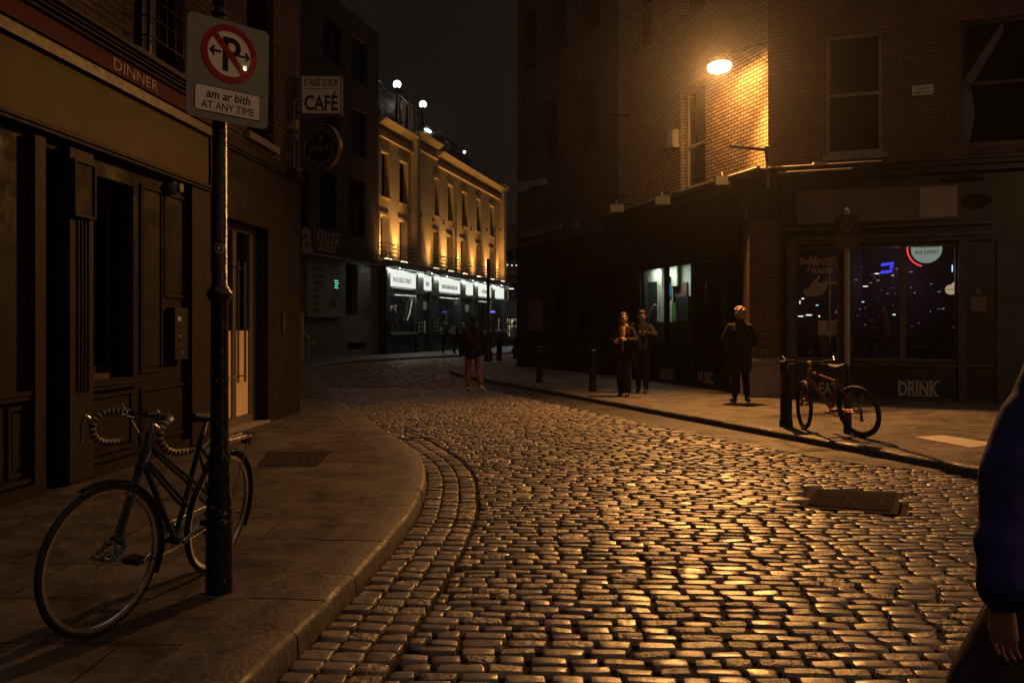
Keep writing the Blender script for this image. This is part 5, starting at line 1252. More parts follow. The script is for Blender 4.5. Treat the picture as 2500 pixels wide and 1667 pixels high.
arm_light('sign_arm', 'low arm with a square floodlight at the middle of the cornice', atY(1670, 472, 18.7), atY(1640, 471, 18.5), atY(1610, 473, 18.2), .016, atY(1617, 489, 18.1))
arm_light('sign_arm', 'arm with a small floodlight at the far end of the cornice', atY(1565, 503, 20.9), atY(1540, 500, 20.6), atY(1512, 498, 20.2), .016, atY(1506, 508, 20.1))
arm_light('sign_arm', 'short dark arm with a floodlight right of the sash window', atY(1800, 435, 17.1), atY(1780, 433, 17.0), atY(1758, 430, 16.9), .018, atY(1765, 440, 16.9))
t_ = arm_light('sign_arm', 'small T shaped bracket light standing on the front cornice', atY(2002, 402, 15.5), atY(2002, 385, 15.5), atY(1998, 366, 15.5), .018)
b = B(); b.box(-.13, .12, -.05, .05, .0, .035); part('foot', b, M['pale_letter'], t_)

# ================================================================== STREET LAMP
lp = Vector(LAMP_POS)
t_ = thing('street_lamp', 'glowing orange street lamp on a bracket at the pub corner', 'street lamp', T(*lp))
Lc = Vector((PC[0], PC[1], 6.98))-lp
b = B(); b.tube([tuple(Lc), tuple(Lc*.55+Vector((0, 0, .10))), (.03, .03, .22)], .016, 8); b.tube([tuple(Lc+Vector((0, 0, -.4))), tuple(Lc*.6+Vector((0, 0, .08)))], .008, 6); part('bracket', b, M['black_metal'], t_)
dirv = Vector((-Lc.x, -Lc.y, 0)).normalized(); RL = RZ(math.atan2(.956, -.293)) @ RY(math.radians(6))
b = B(); b.lathe([(.03, .26), (.10, .24), (.17, .19), (.205, .11), (.215, .015), (.20, .015), (.16, .17), (.03, .22)], n=28, caps=False)
hd = part('housing', b, M['black_metal'], t_, T(*lp) @ RL @ Matrix.Diagonal((1.15, 1.15, .70, 1)))
b = B(); b.lathe([(.19, .03), (.205, -.02), (.19, -.09), (.13, -.15), (.07, -.17), (.0, -.175)], n=28, caps=False)
em_, nt, p, out = _new('sodium bowl'); e_ = nt.nodes.new('ShaderNodeEmission'); e_.inputs[0].default_value = (1, .70, .36, 1); e_.inputs[1].default_value = 12
tr_ = nt.nodes.new('ShaderNodeBsdfTransparent'); ad_ = nt.nodes.new('ShaderNodeAddShader'); nt.links.new(e_.outputs[0], ad_.inputs[0]); nt.links.new(tr_.outputs[0], ad_.inputs[1]); nt.links.new(ad_.outputs[0], out.inputs[0])
part('bowl', b, em_, t_, T(*lp) @ RL @ Matrix.Diagonal((1.15, 1.15, .70, 1)))
lamp('POINT', 'sodium_light', (lp.x, lp.y, lp.z-.0), 200, SODIUM, .06)
lamp('SPOT', 'sodium_light', (lp.x-.02, lp.y-.02, lp.z-.06), 4700, SODIUM, .10, (-.12, -.86, -1.12), 114, 1)
# the next lamp of the street, on the corner to the right of the viewer
l2 = Vector((8.9, .36, 6.1))
t_ = thing('street_lamp', 'second street lamp on a tall post out of the picture beside the viewer', 'street lamp', T(*l2))
b = B(); b.tube([(1.2, 0, .2), (.7, 0, .3), (0, 0, .10)], .028, 8); part('bracket', b, M['black_metal'], t_)
b = B(); b.lathe([(.10, -6.2), (.10, -5.2), (.06, -5.1), (.045, .35), (.0, .4)], (1.2, 0, 0), 14, caps=False); part('post', b, M['black_metal'], t_)
b = B(); b.lathe([(.03, .26), (.10, .24), (.17, .19), (.205, .11), (.215, .015), (.20, .015), (.16, .17), (.03, .22)], n=28, caps=False); b.tf(Matrix.Scale(.16, 4)); part('housing', b, M['black_metal'], t_)
b = B(); b.lathe([(.19, .03), (.205, -.02), (.19, -.09), (.13, -.15), (.07, -.17), (.0, -.175)], n=28, caps=False); b.tf(Matrix.Scale(.16, 4)); part('bowl', b, em_, t_)
lamp('POINT', 'sodium_light', (l2.x, l2.y, l2.z-.05), 360, (1.0, .54, .23), .012)

# ================================================================== STREET FURNITURE
def bollard(name, label, x, y, h=.88, r=.075, z=.1, grp='bollards along the kerb'):
    t_ = thing(name, label, 'bollard', T(x, y, z+G(y)), grp)
    b = B(); b.lathe([(r*1.18, 0), (r*1.18, .07), (r*1.02, .10), (r, h-.16), (r*1.12, h-.14), (r*1.12, h-.10), (r, h-.08), (r, h-.04)], n=20); part('shaft', b, M['black_paint'], t_)
    b = B(); b.lathe([(r*1.25, h-.04), (r*1.28, h-.02), (r*1.1, h), (0, h+.01)], n=20, caps=False); part('cap', b, M['black_metal'], t_)
    return t_
bx = gp(1919, 1040, .1); bollard('bollard', 'nearest black bollard beside the leaning mountain bike', *bx, h=.90, r=.078)
bx = gp(1447, 955, .1); bollard('bollard', 'black bollard left of the couple on the pavement', *bx)
bx = gp(1317, 933, .1); bollard('bollard', 'black bollard in front of the dark corner building', *bx)
for px, py, l in ((1219, 881, 'small far bollard beside the tall lamp pole at the street corner'), (1259, 876, 'farthest bollard at the edge of the dark building')):
    bx = gpG(px, py); bollard('bollard', l, *bx, h=.95, r=.11)
# thin tall poles at the far corner
bx = gpG(1192, 884)
t_ = thing('lamp_post', 'tall thin black post with a thick foot behind the walking man', 'post', T(*bx, .1))
b = B(); b.lathe([(.17, 0), (.17, .3), (.12, .4), (.12, .9), (.07, 1.0), (.055, 3.9), (.0, 3.92)], n=12, caps=False); part('shaft', b, M['black_paint'], t_)
b = B(); b.lathe([(.08, 1.9), (.10, 1.93), (.08, 1.96)], n=12, caps=False); part('collar', b, M['black_paint'], t_)
bx = gpG(1204, 851)
b = B(); b.lathe([(.10, 0), (.09, 3.4), (.0, 3.42)], n=10, caps=False); solo('post', b, M['black_paint'], 'slim dark post on the bluish lit pavement by the last shop sign', 'post', T(*bx, G(bx[1])+.1))

# cast iron sign post on the left
PP = gp(536, 1441, .1)
t_ = thing('sign_post', 'ornate black cast iron post with chipped paint and a ball finial', 'post', T(*PP, .1))
b = B(); b.lathe([(.071, 0), (.071, .30), (.068, .345), (.074, .36), (.070, .375), (.064, .39), (.078, .405), (.074, .42), (.066, .44), (.070, .47), (.058, .52), (.056, .66), (.062, .68), (.058, .70), (.0475, .74), (.044, 1.52), (.052, 1.53), (.066, 1.55), (.066, 1.57), (.052, 1.59), (.040, 1.61), (.036, 3.00), (.030, 3.02)], n=24)
part('shaft', b, M['pole_paint'], t_)
b = B(); b.lathe([(.030, 3.02), (.044, 3.035), (.030, 3.05), (.024, 3.075), (.040, 3.09), (.030, 3.105), (.026, 3.12), (.05, 3.135), (.064, 3.17), (.068, 3.21), (.062, 3.25), (.04, 3.285), (.02, 3.30), (.014, 3.34), (.0, 3.36)], n=24, caps=False); part('finial', b, M['black_metal'], t_)
b = B(); b.lathe([(.0605, 3.195), (.0705, 3.20), (.0705, 3.215), (.0605, 3.22)], n=24, caps=False); part('finial_band', b, M['black_metal'], t_)
b = B()                               # small round sticker wrapped on the shaft
def onpole(u, z, r=.0432): a = -PI/2+u/r; return (r*math.cos(a), r*math.sin(a), z)
n_ = 28
for r0, r1 in ((.021, .025), (.0, .011)):
    for k in range(n_):
        a0, a1 = 2*PI*k/n_, 2*PI*(k+1)/n_; b.quad(*[onpole(.012+rr*math.cos(a)*(1 if r0 else .8+.3*math.sin(3*a)), 1.80+rr*math.sin(a)) for rr, a in ((r0, a0), (r1, a0), (r1, a1), (r0, a1))])
part('sticker', b, M['sign_white'], t_, smooth=0)
# no parking plate: leans a little, faces the viewer
def rrect(w, h, r, n=6):
    P = []
    for cx, cz, a0 in ((w/2-r, h/2-r, 0), (-w/2+r, h/2-r, PI/2), (-w/2+r, -h/2+r, PI), (w/2-r, -h/2+r, 1.5*PI)):
        for k in range(n+1): a = a0+PI/2*k/n; P.append((cx+r*math.cos(a), cz+r*math.sin(a)))
    return P
Ysg = PP[1]-.03
sgM = T((566-1250)/FPX*Ysg, Ysg-.045, zat(183, Ysg)) @ frame2(0, 0, .62, .58) @ RY(math.radians(1.0))
t_ = thing('no_parking_sign', 'grey no parking sign with red ring and bilingual panel AT ANY TIME', 'sign', sgM)
SW, SH = .44, .525
b = B(); b.prism(rrect(SW, SH, .03), -.0, .004); b.box(-.12, .12, .004, .022, .10, .13); b.box(-.12, .12, .004, .022, -.15, -.12); part('plate', b, M['plate_grey'], t_)
cz = .093; b = B(); b.prism([(.1385*math.cos(a), cz+.1385*math.sin(a)) for a in np.linspace(0, 2*PI, 60)[:-1]], -.0022, -.0002); part('disc', b, M['plate_white'], t_)
b = B(); b.box(-.036, -.006, -.0036, -.0024, cz-.092, cz+.086); b.arcband((.012, cz+.036), .022, .050, -PI/2, PI/2, -.0036, -.0024, 20); b.box(-.006, .012, -.0036, -.0024, cz+.058, cz+.086); b.box(-.006, .012, -.0036, -.0024, cz-.014, cz+.014)
def arrow(b, x, z, s):
    b.prism([(x-s*.028, z-.006), (x+s*.014, z-.006), (x+s*.004, z-.024), (x+s*.016, z-.024), (x+s*.036, z), (x+s*.016, z+.024), (x+s*.004, z+.024), (x+s*.014, z+.006), (x-s*.028, z+.006)][::int(s)], -.0036, -.0024)
arrow(b, -.072, cz+.002, -1); arrow(b, .078, cz+.002, 1); part('symbol', b, M['plate_black'], t_, smooth=0)
b = B(); b.arcband((0, cz), .117, .150, 0, 2*PI, -.0046, -.0001, 64); n_ = len(b.v)
b.box(-.0165, .0165, -.0044, -.0037, -.122, .122); b.tf(T(0, 0, cz) @ RY(math.radians(-42)), n_); part('red_ring', b, M['sign_red'], t_)
b = B(); b.prism(rrect(.355, .135, .012), -.0016, -.0002); b.tf(T(-.002, 0, -.158)); part('panel_border', b, M['plate_black'], t_)
b = B(); b.prism(rrect(.347, .127, .010), -.0028, -.0017); b.tf(T(-.002, 0, -.158)); part('panel', b, M['plate_white'], t_)
b = B(); b.text('am ar bith', .0, -.130, .235, .046, -.0030, .0012, shear=.12, bold=.012); b.text('AT ANY TIME', -.002, -.188, .285, .038, -.0030, .0012, bold=0); part('lettering', b, M['plate_black'], t_, smooth=0)

# smaller post and sign on the right pavement
RP = gp(2069, 1057, .1)
t_ = thing('sign_post', 'thin grey post with a thick dark foot holding a small no parking sign', 'post', T(*RP, .1))
b = B(); b.lathe([(.030, .85), (.028, 2.9), (.0, 2.91)], n=14, caps=False); part('shaft', b, mat('grey galvanised', (.42, .38, .32), .5, .3, var=.2), t_)
b = B(); b.lathe([(.052, 0), (.050, .35), (.046, .8), (.032, .87)], n=16); part('foot', b, M['black_paint'], t_)
t_ = thing('no_parking_sign', 'dark no parking sign on the thin post by the pub window', 'sign', T(RP[0]-.03, RP[1]-.05, 2.70) @ RZ(-.62))
b = B(); b.prism(rrect(.30, .44, .03), 0, .004); part('plate', b, mat('dark sign plate', (.06, .05, .045), .55, var=.3), t_)  # colours all darker than on the other no parking sign
b = B(); b.prism([(.085*math.cos(a), .07+.085*math.sin(a)) for a in np.linspace(0, 2*PI, 40)[:-1]], -.002, -.0002); b.prism(rrect(.24, .11, .008), -.0022, -.0002); n_ = len(b.v); 
for i in range(n_-2*len(rrect(.24, .11, .008)), n_): b.v[i] = (b.v[i][0], b.v[i][1], b.v[i][2]-.14)
part('panel', b, mat('dull sign face', (.15, .115, .085), .6, var=.3, scale=20), t_)
b = B(); b.arcband((0, .07), .085, .105, 0, 2*PI, -.004, -.0001, 40); n_ = len(b.v); b.box(-.014, .014, -.0042, -.0022, -.085, .085); b.box(-.085, .085, -.0044, -.0024, -.014, .014); b.tf(T(0, 0, .07) @ RY(.75), n_); part('red_ring', b, mat('dark red ring', (.07, .02, .018), .6), t_)
b = B(); b.text('am ar bith', 0, -.118, .17, .03, -.0026, .001); b.text('AT ANY TIME', 0, -.16, .19, .026, -.0026, .001); part('lettering', b, M['sign_black'], t_, smooth=0)

# ================================================================== BICYCLES
def bicycle(label, rear, front, lean, cfg):
    d = Vector((front[0]-rear[0], front[1]-rear[1])); yaw = math.atan2(d.y, d.x); wb = d.length
    Mb = T(rear[0], rear[1], .1) @ RZ(yaw) @ RX(lean)
    R = cfg['R']; tr = cfg['tyre']
    bike = thing('bicycle', label, 'bicycle', Mb)
    fm = cfg['frame_mat']; met = cfg['metal']
    ha = math.radians(cfg.get('head', 72)); ax = Vector((-math.cos(ha), 0, math.sin(ha)))     # steering axis, up
    fa = Vector((wb, 0, R)); base = fa-Vector((math.sin(ha), 0, math.cos(ha)))*cfg.get('rake', .05)
    def on_axis(z): return base+ax*((z-base.z)/ax.z)
    St = T(*base) @ Matrix.Rotation(cfg['steer'], 4, ax) @ T(*(-base))
    hb, ht = on_axis(cfg['hb']), on_axis(cfg['ht'])
    def wheel(c, frame, lab=None, nsp=28):
        b = B(); n = 40
        b.tube([(c.x+(R-tr)*math.cos(2*PI*k/n), 0, c.z+(R-tr)*math.sin(2*PI*k/n)) for k in range(n)], tr, 10, closed=True)
        w = part('wheel', b, M['rubber'], bike, frame)
        b = B(); r1 = R-2*tr
        b.lathe([(r1+.004, -.011), (r1+.004, .011), (r1-.012, .008), (r1-.015, 0), (r1-.012, -.008), (r1+.004, -.011)], n=48, caps=False); b.tf(T(*c) @ RX(PI/2)); part('rim', b, met, w, frame)
        b = B()
        for k in range(nsp):
            a = 2*PI*k/nsp; s_ = 1 if k % 2 else -1; a2 = a+(.55 if k % 4 < 2 else -.55)
            b.tube([(c.x+.02*math.cos(a2), s_*.028, c.z+.02*math.sin(a2)), (c.x+(r1-.01)*math.cos(a), 0, c.z+(r1-.01)*math.sin(a))], .0011, 4, caps=False)
        part('spokes', b, M['steel'], w, frame)
        b = B(); b.cyl((c.x, -.05, c.z), (c.x, .05, c.z), .012, n=10); b.cyl((c.x, -.032, c.z), (c.x, -.026, c.z), .024, n=12); b.cyl((c.x, .026, c.z), (c.x, .032, c.z), .024, n=12); b.cyl((c.x, -.065, c.z), (c.x, .065, c.z), .005, n=8); part('hub', b, M['chrome'], w, frame)
        return w
    def guard(c, a0, a1, frame, m_):
        b = B(); n = 26; rr_ = R+.014; pr = [(-.026, -.010), (-.018, .0), (0, .005), (.018, .0), (.026, -.010)]
        vs = []; fs = []
        for i in range(n+1):
            a = a0+(a1-a0)*i/n
            for yv, dr in pr: vs.append((c.x+(rr_+dr)*math.cos(a), yv, c.z+(rr_+dr)*math.sin(a)))
        for i in range(n):
            for j in range(4): fs.append((i*5+j, i*5+j+1, (i+1)*5+j+1, (i+1)*5+j))
        b.add(vs, fs)
        a = a0+.25 if a0 > PI*.9 or a0 < 0 else a1-.2
        for s_ in (-1, 1): b.tube([(c.x, s_*.05, c.z), (c.x+rr_*math.cos(a), s_*.02, c.z+rr_*math.sin(a))], .0025, 5)
        return part('mudguard', b, m_, bike, frame)
    MbS = Mb @ St
    ra = Vector((0, 0, R))
    wheel(ra, Mb); wheel(fa, MbS)
    # fork
    b = B(); crown = on_axis(R+tr+.055)
    for s_ in (-1, 1):
        b.tube([crown+Vector((0, s_*.018, 0)), crown+Vector((.0, s_*.045, -.02)), crown*.45+fa*.55+Vector((-.012, s_*.05, 0)), fa+Vector((0, s_*.05, 0))], [.013, .013, .011, .008] if not cfg.get('fat') else [.02, .019, .019, .016], 10)
    b.ball(crown, (.026, .045, .022), 10); b.cyl(crown, hb, .016, n=10); part('fork', b, fm, bike, MbS)
    # frame tubes
    bb = Vector((cfg['bbx'], 0, cfg['bbz'])); stt = Vector(cfg['st_top'])
    b = B(); b.cyl(hb, ht, cfg['head_r'], n=14); b.lathe([(cfg['head_r']*1.25, -.008), (cfg['head_r']*1.25, .008)], (ht.x, 0, ht.z), 14); b.lathe([(cfg['head_r']*1.25, -.008), (cfg['head_r']*1.25, .008)], (hb.x, 0, hb.z), 14)
    b.cyl(bb, stt, cfg['tube'], n=12); b.cyl(bb+Vector((0, -.035, 0)), bb+Vector((0, .035, 0)), .02, n=12)
    hm = hb*.8+ht*.2; b.cyl(hm, bb, cfg['tube']*1.1, n=12)
    for s_ in (-1, 1):
        b.tube([bb+Vector((-.02, s_*.02, 0)), bb+Vector((-.10, s_*.04, .01)), ra+Vector((0, s_*.055, 0))], [.009, .010, .008], 8)
        b.tube([stt+Vector((.02, s_*.012, -.06)), ra*.5+stt*.5+Vector((0, s_*.04, 0)), ra+Vector((0, s_*.055, 0))], [.008, .008, .007], 8)
    if cfg['mixte']:
        for s_ in (-1, 1):
            h2 = hb*.35+ht*.65; b.tube([h2+Vector((0, s_*.014, 0)), Vector((cfg['bbx']-.08, s_*.026, .58)), ra+Vector((0, s_*.058, .0))], .0085, 8)
            b.tube([hb*.75+ht*.25+Vector((0, s_*.014, 0)), Vector((cfg['bbx']-.05, s_*.022, .46))], .0085, 8)
    else: b.cyl(hb*.25+ht*.75, stt+Vector((.01, 0, -.05)), cfg['tube']*1.05, n=12)
    part('frame', b, fm, bike)
    # seat post, saddle
    sd = Vector(cfg['saddle']); b = B(); b.cyl(stt, sd+Vector((0, 0, -.03)), .0125, n=10); b.tube([sd+Vector((-.09, .025, -.015)), sd+Vector((0, .02, -.03)), sd+Vector((.1, .015, -.012))], .004, 6); part('seat_post', b, met, bike)
    b = B(); vs = []; fs = []; n = 12; m_ = 12
    for i in range(n+1):
        t = i/n; x = -.13+.27*t; w = .075*(1-t)**.8+.018; w *= min(1, .35+3*t)
        for k in range(m_):
            a = 2*PI*k/m_; vs.append((sd.x+x, sd.y+w*math.cos(a), sd.z+.02*math.sin(a)*(1.0 if math.sin(a) > 0 else 1.5)-.012*math.sin(PI*t)+.018*(1-t)**2))
    for i in range(n):
        for k in range(m_): fs.append((i*m_+k, i*m_+(k+1) % m_, (i+1)*m_+(k+1) % m_, (i+1)*m_+k))
    fs += [tuple(range(m_))[::-1], tuple(n*m_+k for k in range(m_))]; b.add(vs, fs); part('saddle', b, M['rubber'], bike)
    # cranks and chain
    cr_ = B(); cr_.lathe([(.085, -.002), (.092, 0), (.085, .002), (.07, .002), (.07, -.002), (.085, -.002)], n=28, caps=False); cr_.tf(T(bb.x, -.045, bb.z) @ RX(PI/2)); 
    ca = cfg.get('crank', .6)
    for k in range(5): a = 2*PI*k/5; cr_.cyl((bb.x, -.045, bb.z), (bb.x+.075*math.cos(a), -.045, bb.z+.075*math.sin(a)), .006, n=6)
    for s_, sg in ((-1, 1), (1, -1)):
        e_ = Vector((bb.x+sg*.17*math.cos(ca), s_*.07, bb.z+sg*.17*math.sin(ca))); cr_.tube([(bb.x, s_*.05, bb.z), tuple(e_)], [.012, .009], 8)
    cr_ = part('crankset', cr_, M['chrome'], bike)
    for s_, sg in ((-1, 1), (1, -1)):
        e_ = Vector((bb.x+sg*.17*math.cos(ca), s_*.07, bb.z+sg*.17*math.sin(ca))); b = B(); b.box(e_.x-.045, e_.x+.045, min(e_.y, e_.y+s_*.09), max(e_.y, e_.y+s_*.09), e_.z-.012, e_.z+.012); part('pedal', b, M['black_metal'], cr_, Mb)
    b = B()
    b.tube([(bb.x, -.045, bb.z+.085), (0, -.045, R+.035)], .004, 5); b.tube([(bb.x, -.045, bb.z-.085), (.02, -.045, R-.10), (0, -.045, R-.035)], .004, 5); b.lathe([(.04, -.004), (.04, .004)], (0, 0, 0), 16); nv = len(b.v)
    part('chain', b, M['black_metal'], bike)
    b = B(); b.lathe([(.038, -.012), (.030, .0), (.02, .012)], n=18); b.tf(T(0, -.04, R) @ RX(PI/2)); b.box(.0, .03, -.06, -.045, R-.14, R-.03); b.lathe([(.025, -.004), (.025, .004)], (.015, -.05, R-.13), 10); part('derailleur', b, M['black_metal'], bike)
    # stem
    sp_ = on_axis(cfg['bar_z']); b = B()
    b.cyl(ht, sp_, .0125, n=12); b.ball(sp_, .017, 10)
    bc = sp_+Vector((cfg['stem'], 0, -.008)); b.tube([sp_+Vector((0, 0, -.012)), bc], [.014, .014], 10); b.cyl(bc+Vector((0, -.025, 0)), bc+Vector((0, .025, 0)), .018, n=12)
    b.lathe([(.022, -.012), (.022, .0), (.016, .014)], (ht.x, 0, ht.z+.01), 14); part('stem', b, M['steel'], bike, MbS)
    # bars
    if cfg['bars'] == 'drop':
        b = B(); b.cyl(bc+Vector((0, -.10, 0)), bc+Vector((0, .10, 0)), .012, n=10); hbar = part('handlebar', b, met, bike, MbS)
        for s_ in (-1, 1):
            pth = [bc+Vector((0, s_*.07, 0)), bc+Vector((.012, s_*.14, .006)), bc+Vector((.04, s_*.185, .002)), bc+Vector((.085, s_*.20, -.010)), bc+Vector((.115, s_*.205, -.040)), bc+Vector((.118, s_*.207, -.078)), bc+Vector((.095, s_*.21, -.118)), bc+Vector((.045, s_*.212, -.145)), bc+Vector((-.03, s_*.214, -.152)), bc+Vector((-.075, s_*.214, -.150))]
            # round the path
            Pd = []
            for i in range(len(pth)-1):
                p0 = pth[max(i-1, 0)]; p1 = pth[i]; p2 = pth[i+1]; p3 = pth[min(i+2, len(pth)-1)]
                for k in range(5):
                    t = k/5; Pd.append(.5*((2*p1)+(p2-p0)*t+(2*p0-5*p1+4*p2-p3)*t*t+(-p0+3*p1-3*p2+p3)*t**3))
            Pd.append(pth[-1])
            b = B(); b.tube(Pd, .0155, 10); part('grip_tape', b, M['black_paint'], hbar, MbS)
            b = B()
            L = [0]
            for i in range(1, len(Pd)): L.append(L[-1]+(Pd[i]-Pd[i-1]).length)
            s0 = .03
            while s0 < L[-1]-.02:
                seg = []
                for q in (0, .0045, .009):
                    s1 = s0+q; i = max(j for j in range(len(L)) if L[j] <= s1); i = min(i, len(Pd)-2); t = (s1-L[i])/max(L[i+1]-L[i], 1e-6); seg.append(Pd[i].lerp(Pd[i+1], t))
                b.tube(seg, .0168, 10); s0 += .024
            part('tape_stripe', b, mat('pale tape', (.36, .34, .28), .6), hbar, MbS)
            b = B(); c_ = bc+Vector((.125, s_*.205, -.035)); b.cap(c_+Vector((-.01, 0, -.012)), .014, c_+Vector((.035, 0, .022)), .013); b.tube([c_+Vector((.04, 0, .02)), c_+Vector((.055, 0, -.03)), c_+Vector((.05, 0, -.09)), c_+Vector((.07, 0, -.135))], [.008, .008, .007, .006], 8); part('brake_lever', b, M['steel'], hbar, MbS)
            b = B(); b.tube([bc+Vector((.0, s_*.03, -.03)), bc+Vector((.05, s_*.1, .0)), c_+Vector((-.02, 0, .0))], .006, 6); part('extension_lever', b, M['chrome'], hbar, MbS)
        b = B(); b.tube([bc+Vector((.0, .02, .0)), bc+Vector((.09, .06, .05)), bc+Vector((.06, .03, -.2)), on_axis(R+tr+.09)+Vector((.03, 0, 0))], .0025, 5); b.tube([bc+Vector((0, -.02, 0)), bc+Vector((.06, -.1, .06)), bc+Vector((-.02, -.05, -.1)), ht+Vector((-.1, -.02, -.08))], .0025, 5); part('brake_cable', b, M['black_paint'], bike, MbS)
    else:
        b = B(); b.tube([bc+Vector((-.06, -.30, .02)), bc+Vector((-.01, -.10, .0)), bc+Vector((0, 0, 0)), bc+Vector((-.01, .10, .0)), bc+Vector((-.06, .30, .02))], .0125, 10); hbar = part('handlebar', b, M['black_metal'], bike, MbS)
        for s_ in (-1, 1):
            b = B(); b.cyl(bc+Vector((-.035, s_*.19, .012)), bc+Vector((-.065, s_*.32, .022)), .017, n=10); part('grip', b, M['rubber'], hbar, MbS)
            b = B(); b.tube([bc+Vector((-.02, s_*.16, .01)), bc+Vector((.03, s_*.18, -.02)), bc+Vector((.02, s_*.27, -.035))], .006, 6); b.tube([bc+Vector((-.06, s_*.31, .02)), bc+Vector((.05, s_*.33, .07))], .011, 8); part('brake_lever', b, M['chrome'], hbar, MbS)
        b = B(); b.tube([bc+Vector((0, .15, 0)), bc+Vector((.14, .05, .03)), bc+Vector((.02, 0, -.22))], .003, 5); b.tube([bc+Vector((0, -.15, 0)), bc+Vector((.12, -.03, .0)), hb+Vector((-.05, -.02, 0))], .003, 5); part('brake_cable', b, M['black_paint'], bike, MbS)
    # brakes
    b = B(); c_ = on_axis(R+tr+.05)+Vector((.03, 0, 0))
    for s_ in (-1, 1): b.tube([c_, c_+Vector((.01, s_*.035, .0)), c_+Vector((.008, s_*.03, -.055))], .006, 6); b.box(c_.x-.02, c_.x+.03, s_*.022-.006, s_*.022+.006, c_.z-.065, c_.z-.05)
    part('brake', b, M['chrome'], bike, MbS)
    if cfg['guards']:
        guard(fa, 1.15, 3.55, MbS, cfg['guard_mat']) ; guard(ra, .9, 3.6, Mb, cfg['guard_mat'])
    if cfg.get('rack'):
        b = B(); z = 2*R+.075
        b.tube([(.12, -.05, z), (-.10, -.055, z), (-.20, -.04, z), (-.215, 0, z), (-.20, .04, z), (-.10, .055, z), (.12, .05, z)], .005, 6)
        for yv in (-.025, 0, .025): b.tube([(.12, yv, z), (-.21, yv, z)], .004, 6)
        for s_ in (-1, 1): b.tube([(-.14, s_*.055, z), (0, s_*.062, R)], .004, 6); b.tube([(.12, s_*.045, z), tuple(stt+Vector((0, s_*.012, -.1)))], .004, 6)
        part('rear_rack', b, M['chrome'], bike)
        b = B(); b.box(-.27, -.22, -.03, .03, z-.06, z+.005); part('tail_light', b, mat('tail lamp', (.05, .012, .012), .3), bike)
    return bike
road_cfg = dict(R=.342, tyre=.015, frame_mat=mat('dark teal bicycle paint', (.038, .078, .09), .24, .45, var=.2, spec=.6), metal=M['chrome'], steer=-.22, head=71, rake=.055, hb=.735, ht=.885, head_r=.019, tube=.014, bbx=.44, bbz=.285, st_top=(.29, 0, .82), saddle=(.265, 0, .93), stem=.07, bar_z=.985, bars='drop', mixte=True, guards=True, guard_mat=mat('mudguard', (.05, .05, .055), .16, .9), rack=True, crank=-.5)
bicycle('old drop bar bicycle with striped tape leaning on the cast iron post', (-1.715, 4.80), (-1.885, 3.80), math.radians(-7.5), road_cfg)
mtb_cfg = dict(R=.33, tyre=.027, frame_mat=mat('dark red bicycle paint', (.26, .10, .06), .28, .6, var=.2, spec=.6), metal=M['black_metal'], steer=-.55, head=71, rake=.045, hb=.70, ht=.83, head_r=.022, tube=.018, bbx=.42, bbz=.30, st_top=(.27, 0, .74), saddle=(.235, 0, .90), stem=.08, bar_z=.93, bars='flat', mixte=False, guards=False, guard_mat=None, rack=False, crank=-.35, fat=True)
fpt = gp(1968, 1047, .1); rpt = gp(2105, 1067, .1)
bicycle('dark mountain bike leaning on the thin sign post by the pub window', rpt, fpt, math.radians(-11), mtb_cfg)

# ================================================================== PEOPLE
def remesh(name, b, vox, smooth_it=4):
    me = mesh_of('tmp', b, 0); o = bpy.data.objects.new('tmp', me); COL.objects.link(o)
    m = o.modifiers.new('r', 'REMESH'); m.mode = 'VOXEL'; m.voxel_size = vox; m.use_smooth_shade = True
    if smooth_it:
        s = o.modifiers.new('s', 'SMOOTH'); s.iterations = smooth_it; s.factor = .5
    dg = bpy.context.evaluated_depsgraph_get(); out = bpy.data.meshes.new_from_object(o.evaluated_get(dg)); out.name = name
    bpy.data.objects.remove(o); bpy.data.meshes.remove(me)
    out.materials.clear(); out.polygons.foreach_set('use_smooth', [True]*len(out.polygons)); return out
def V(*a): return Vector(a)
BASE = dict(pelvis=V(0, 0, .95), waist=V(0, 0, 1.10), chest=V(0, .0, 1.28), neck=V(0, 0, 1.46), head=V(0, .02, 1.62),
            shL=V(-.168, 0, 1.395), elL=V(-.235, -.03, 1.13), wrL=V(-.245, .05, .88), shR=V(.168, 0, 1.395), elR=V(.235, -.03, 1.13), wrR=V(.245, .05, .88),
            hipL=V(-.09, 0, .92), knL=V(-.10, .02, .50), anL=V(-.10, -.03, .09), toL=V(-.11, .14, .035), hipR=V(.09, 0, .92), knR=V(.10, .02, .50), anR=V(.10, -.03, .09), toR=V(.11, .14, .035))
def hand(b, wr, d, palm_n, s=1.0, curl=.35, thumb=1, r=.009):
    """palm plus five separate fingers; d = pointing direction, palm_n = palm normal, thumb side = +-1"""
    d = Vector(d).normalized(); n_ = Vector(palm_n); n_ = (n_-d*n_.dot(d)).normalized(); side = d.cross(n_)*thumb
    pc = wr+d*.05*s
    for k in (-1.5, -.5, .5, 1.5): b.cap(wr+side*k*.010*s+d*.01*s, .014*s, wr+side*k*.019*s+d*.088*s, .012*s, 8)
    for k, L in ((1.5, .070), (.5, .082), (-.5, .076), (-1.5, .058)):
        p = wr+side*k*.0195*s+d*.09*s; q = d; ln = L*s
        for j, fr in enumerate((.45, .32, .23)):
            a = curl*(1+.4*j)*(1.1 if k < 0 else .9); q = (q*math.cos(a)+n_*math.sin(a)).normalized(); p2 = p+q*ln*fr
            b.cap(p, r*s*(1-.1*j), p2, r*s*(.92-.1*j), 8); p = p2
    p = wr+side*.028*s+d*.025*s; q = (d*.7+side*.65+n_*.35).normalized(); p2 = p+q*.04*s; b.cap(p, .013*s, p2, .011*s, 8); q = (d*.9+side*.25+n_*.35).normalized(); b.cap(p2, .011*s, p2+q*.032*s, .009*s, 8)
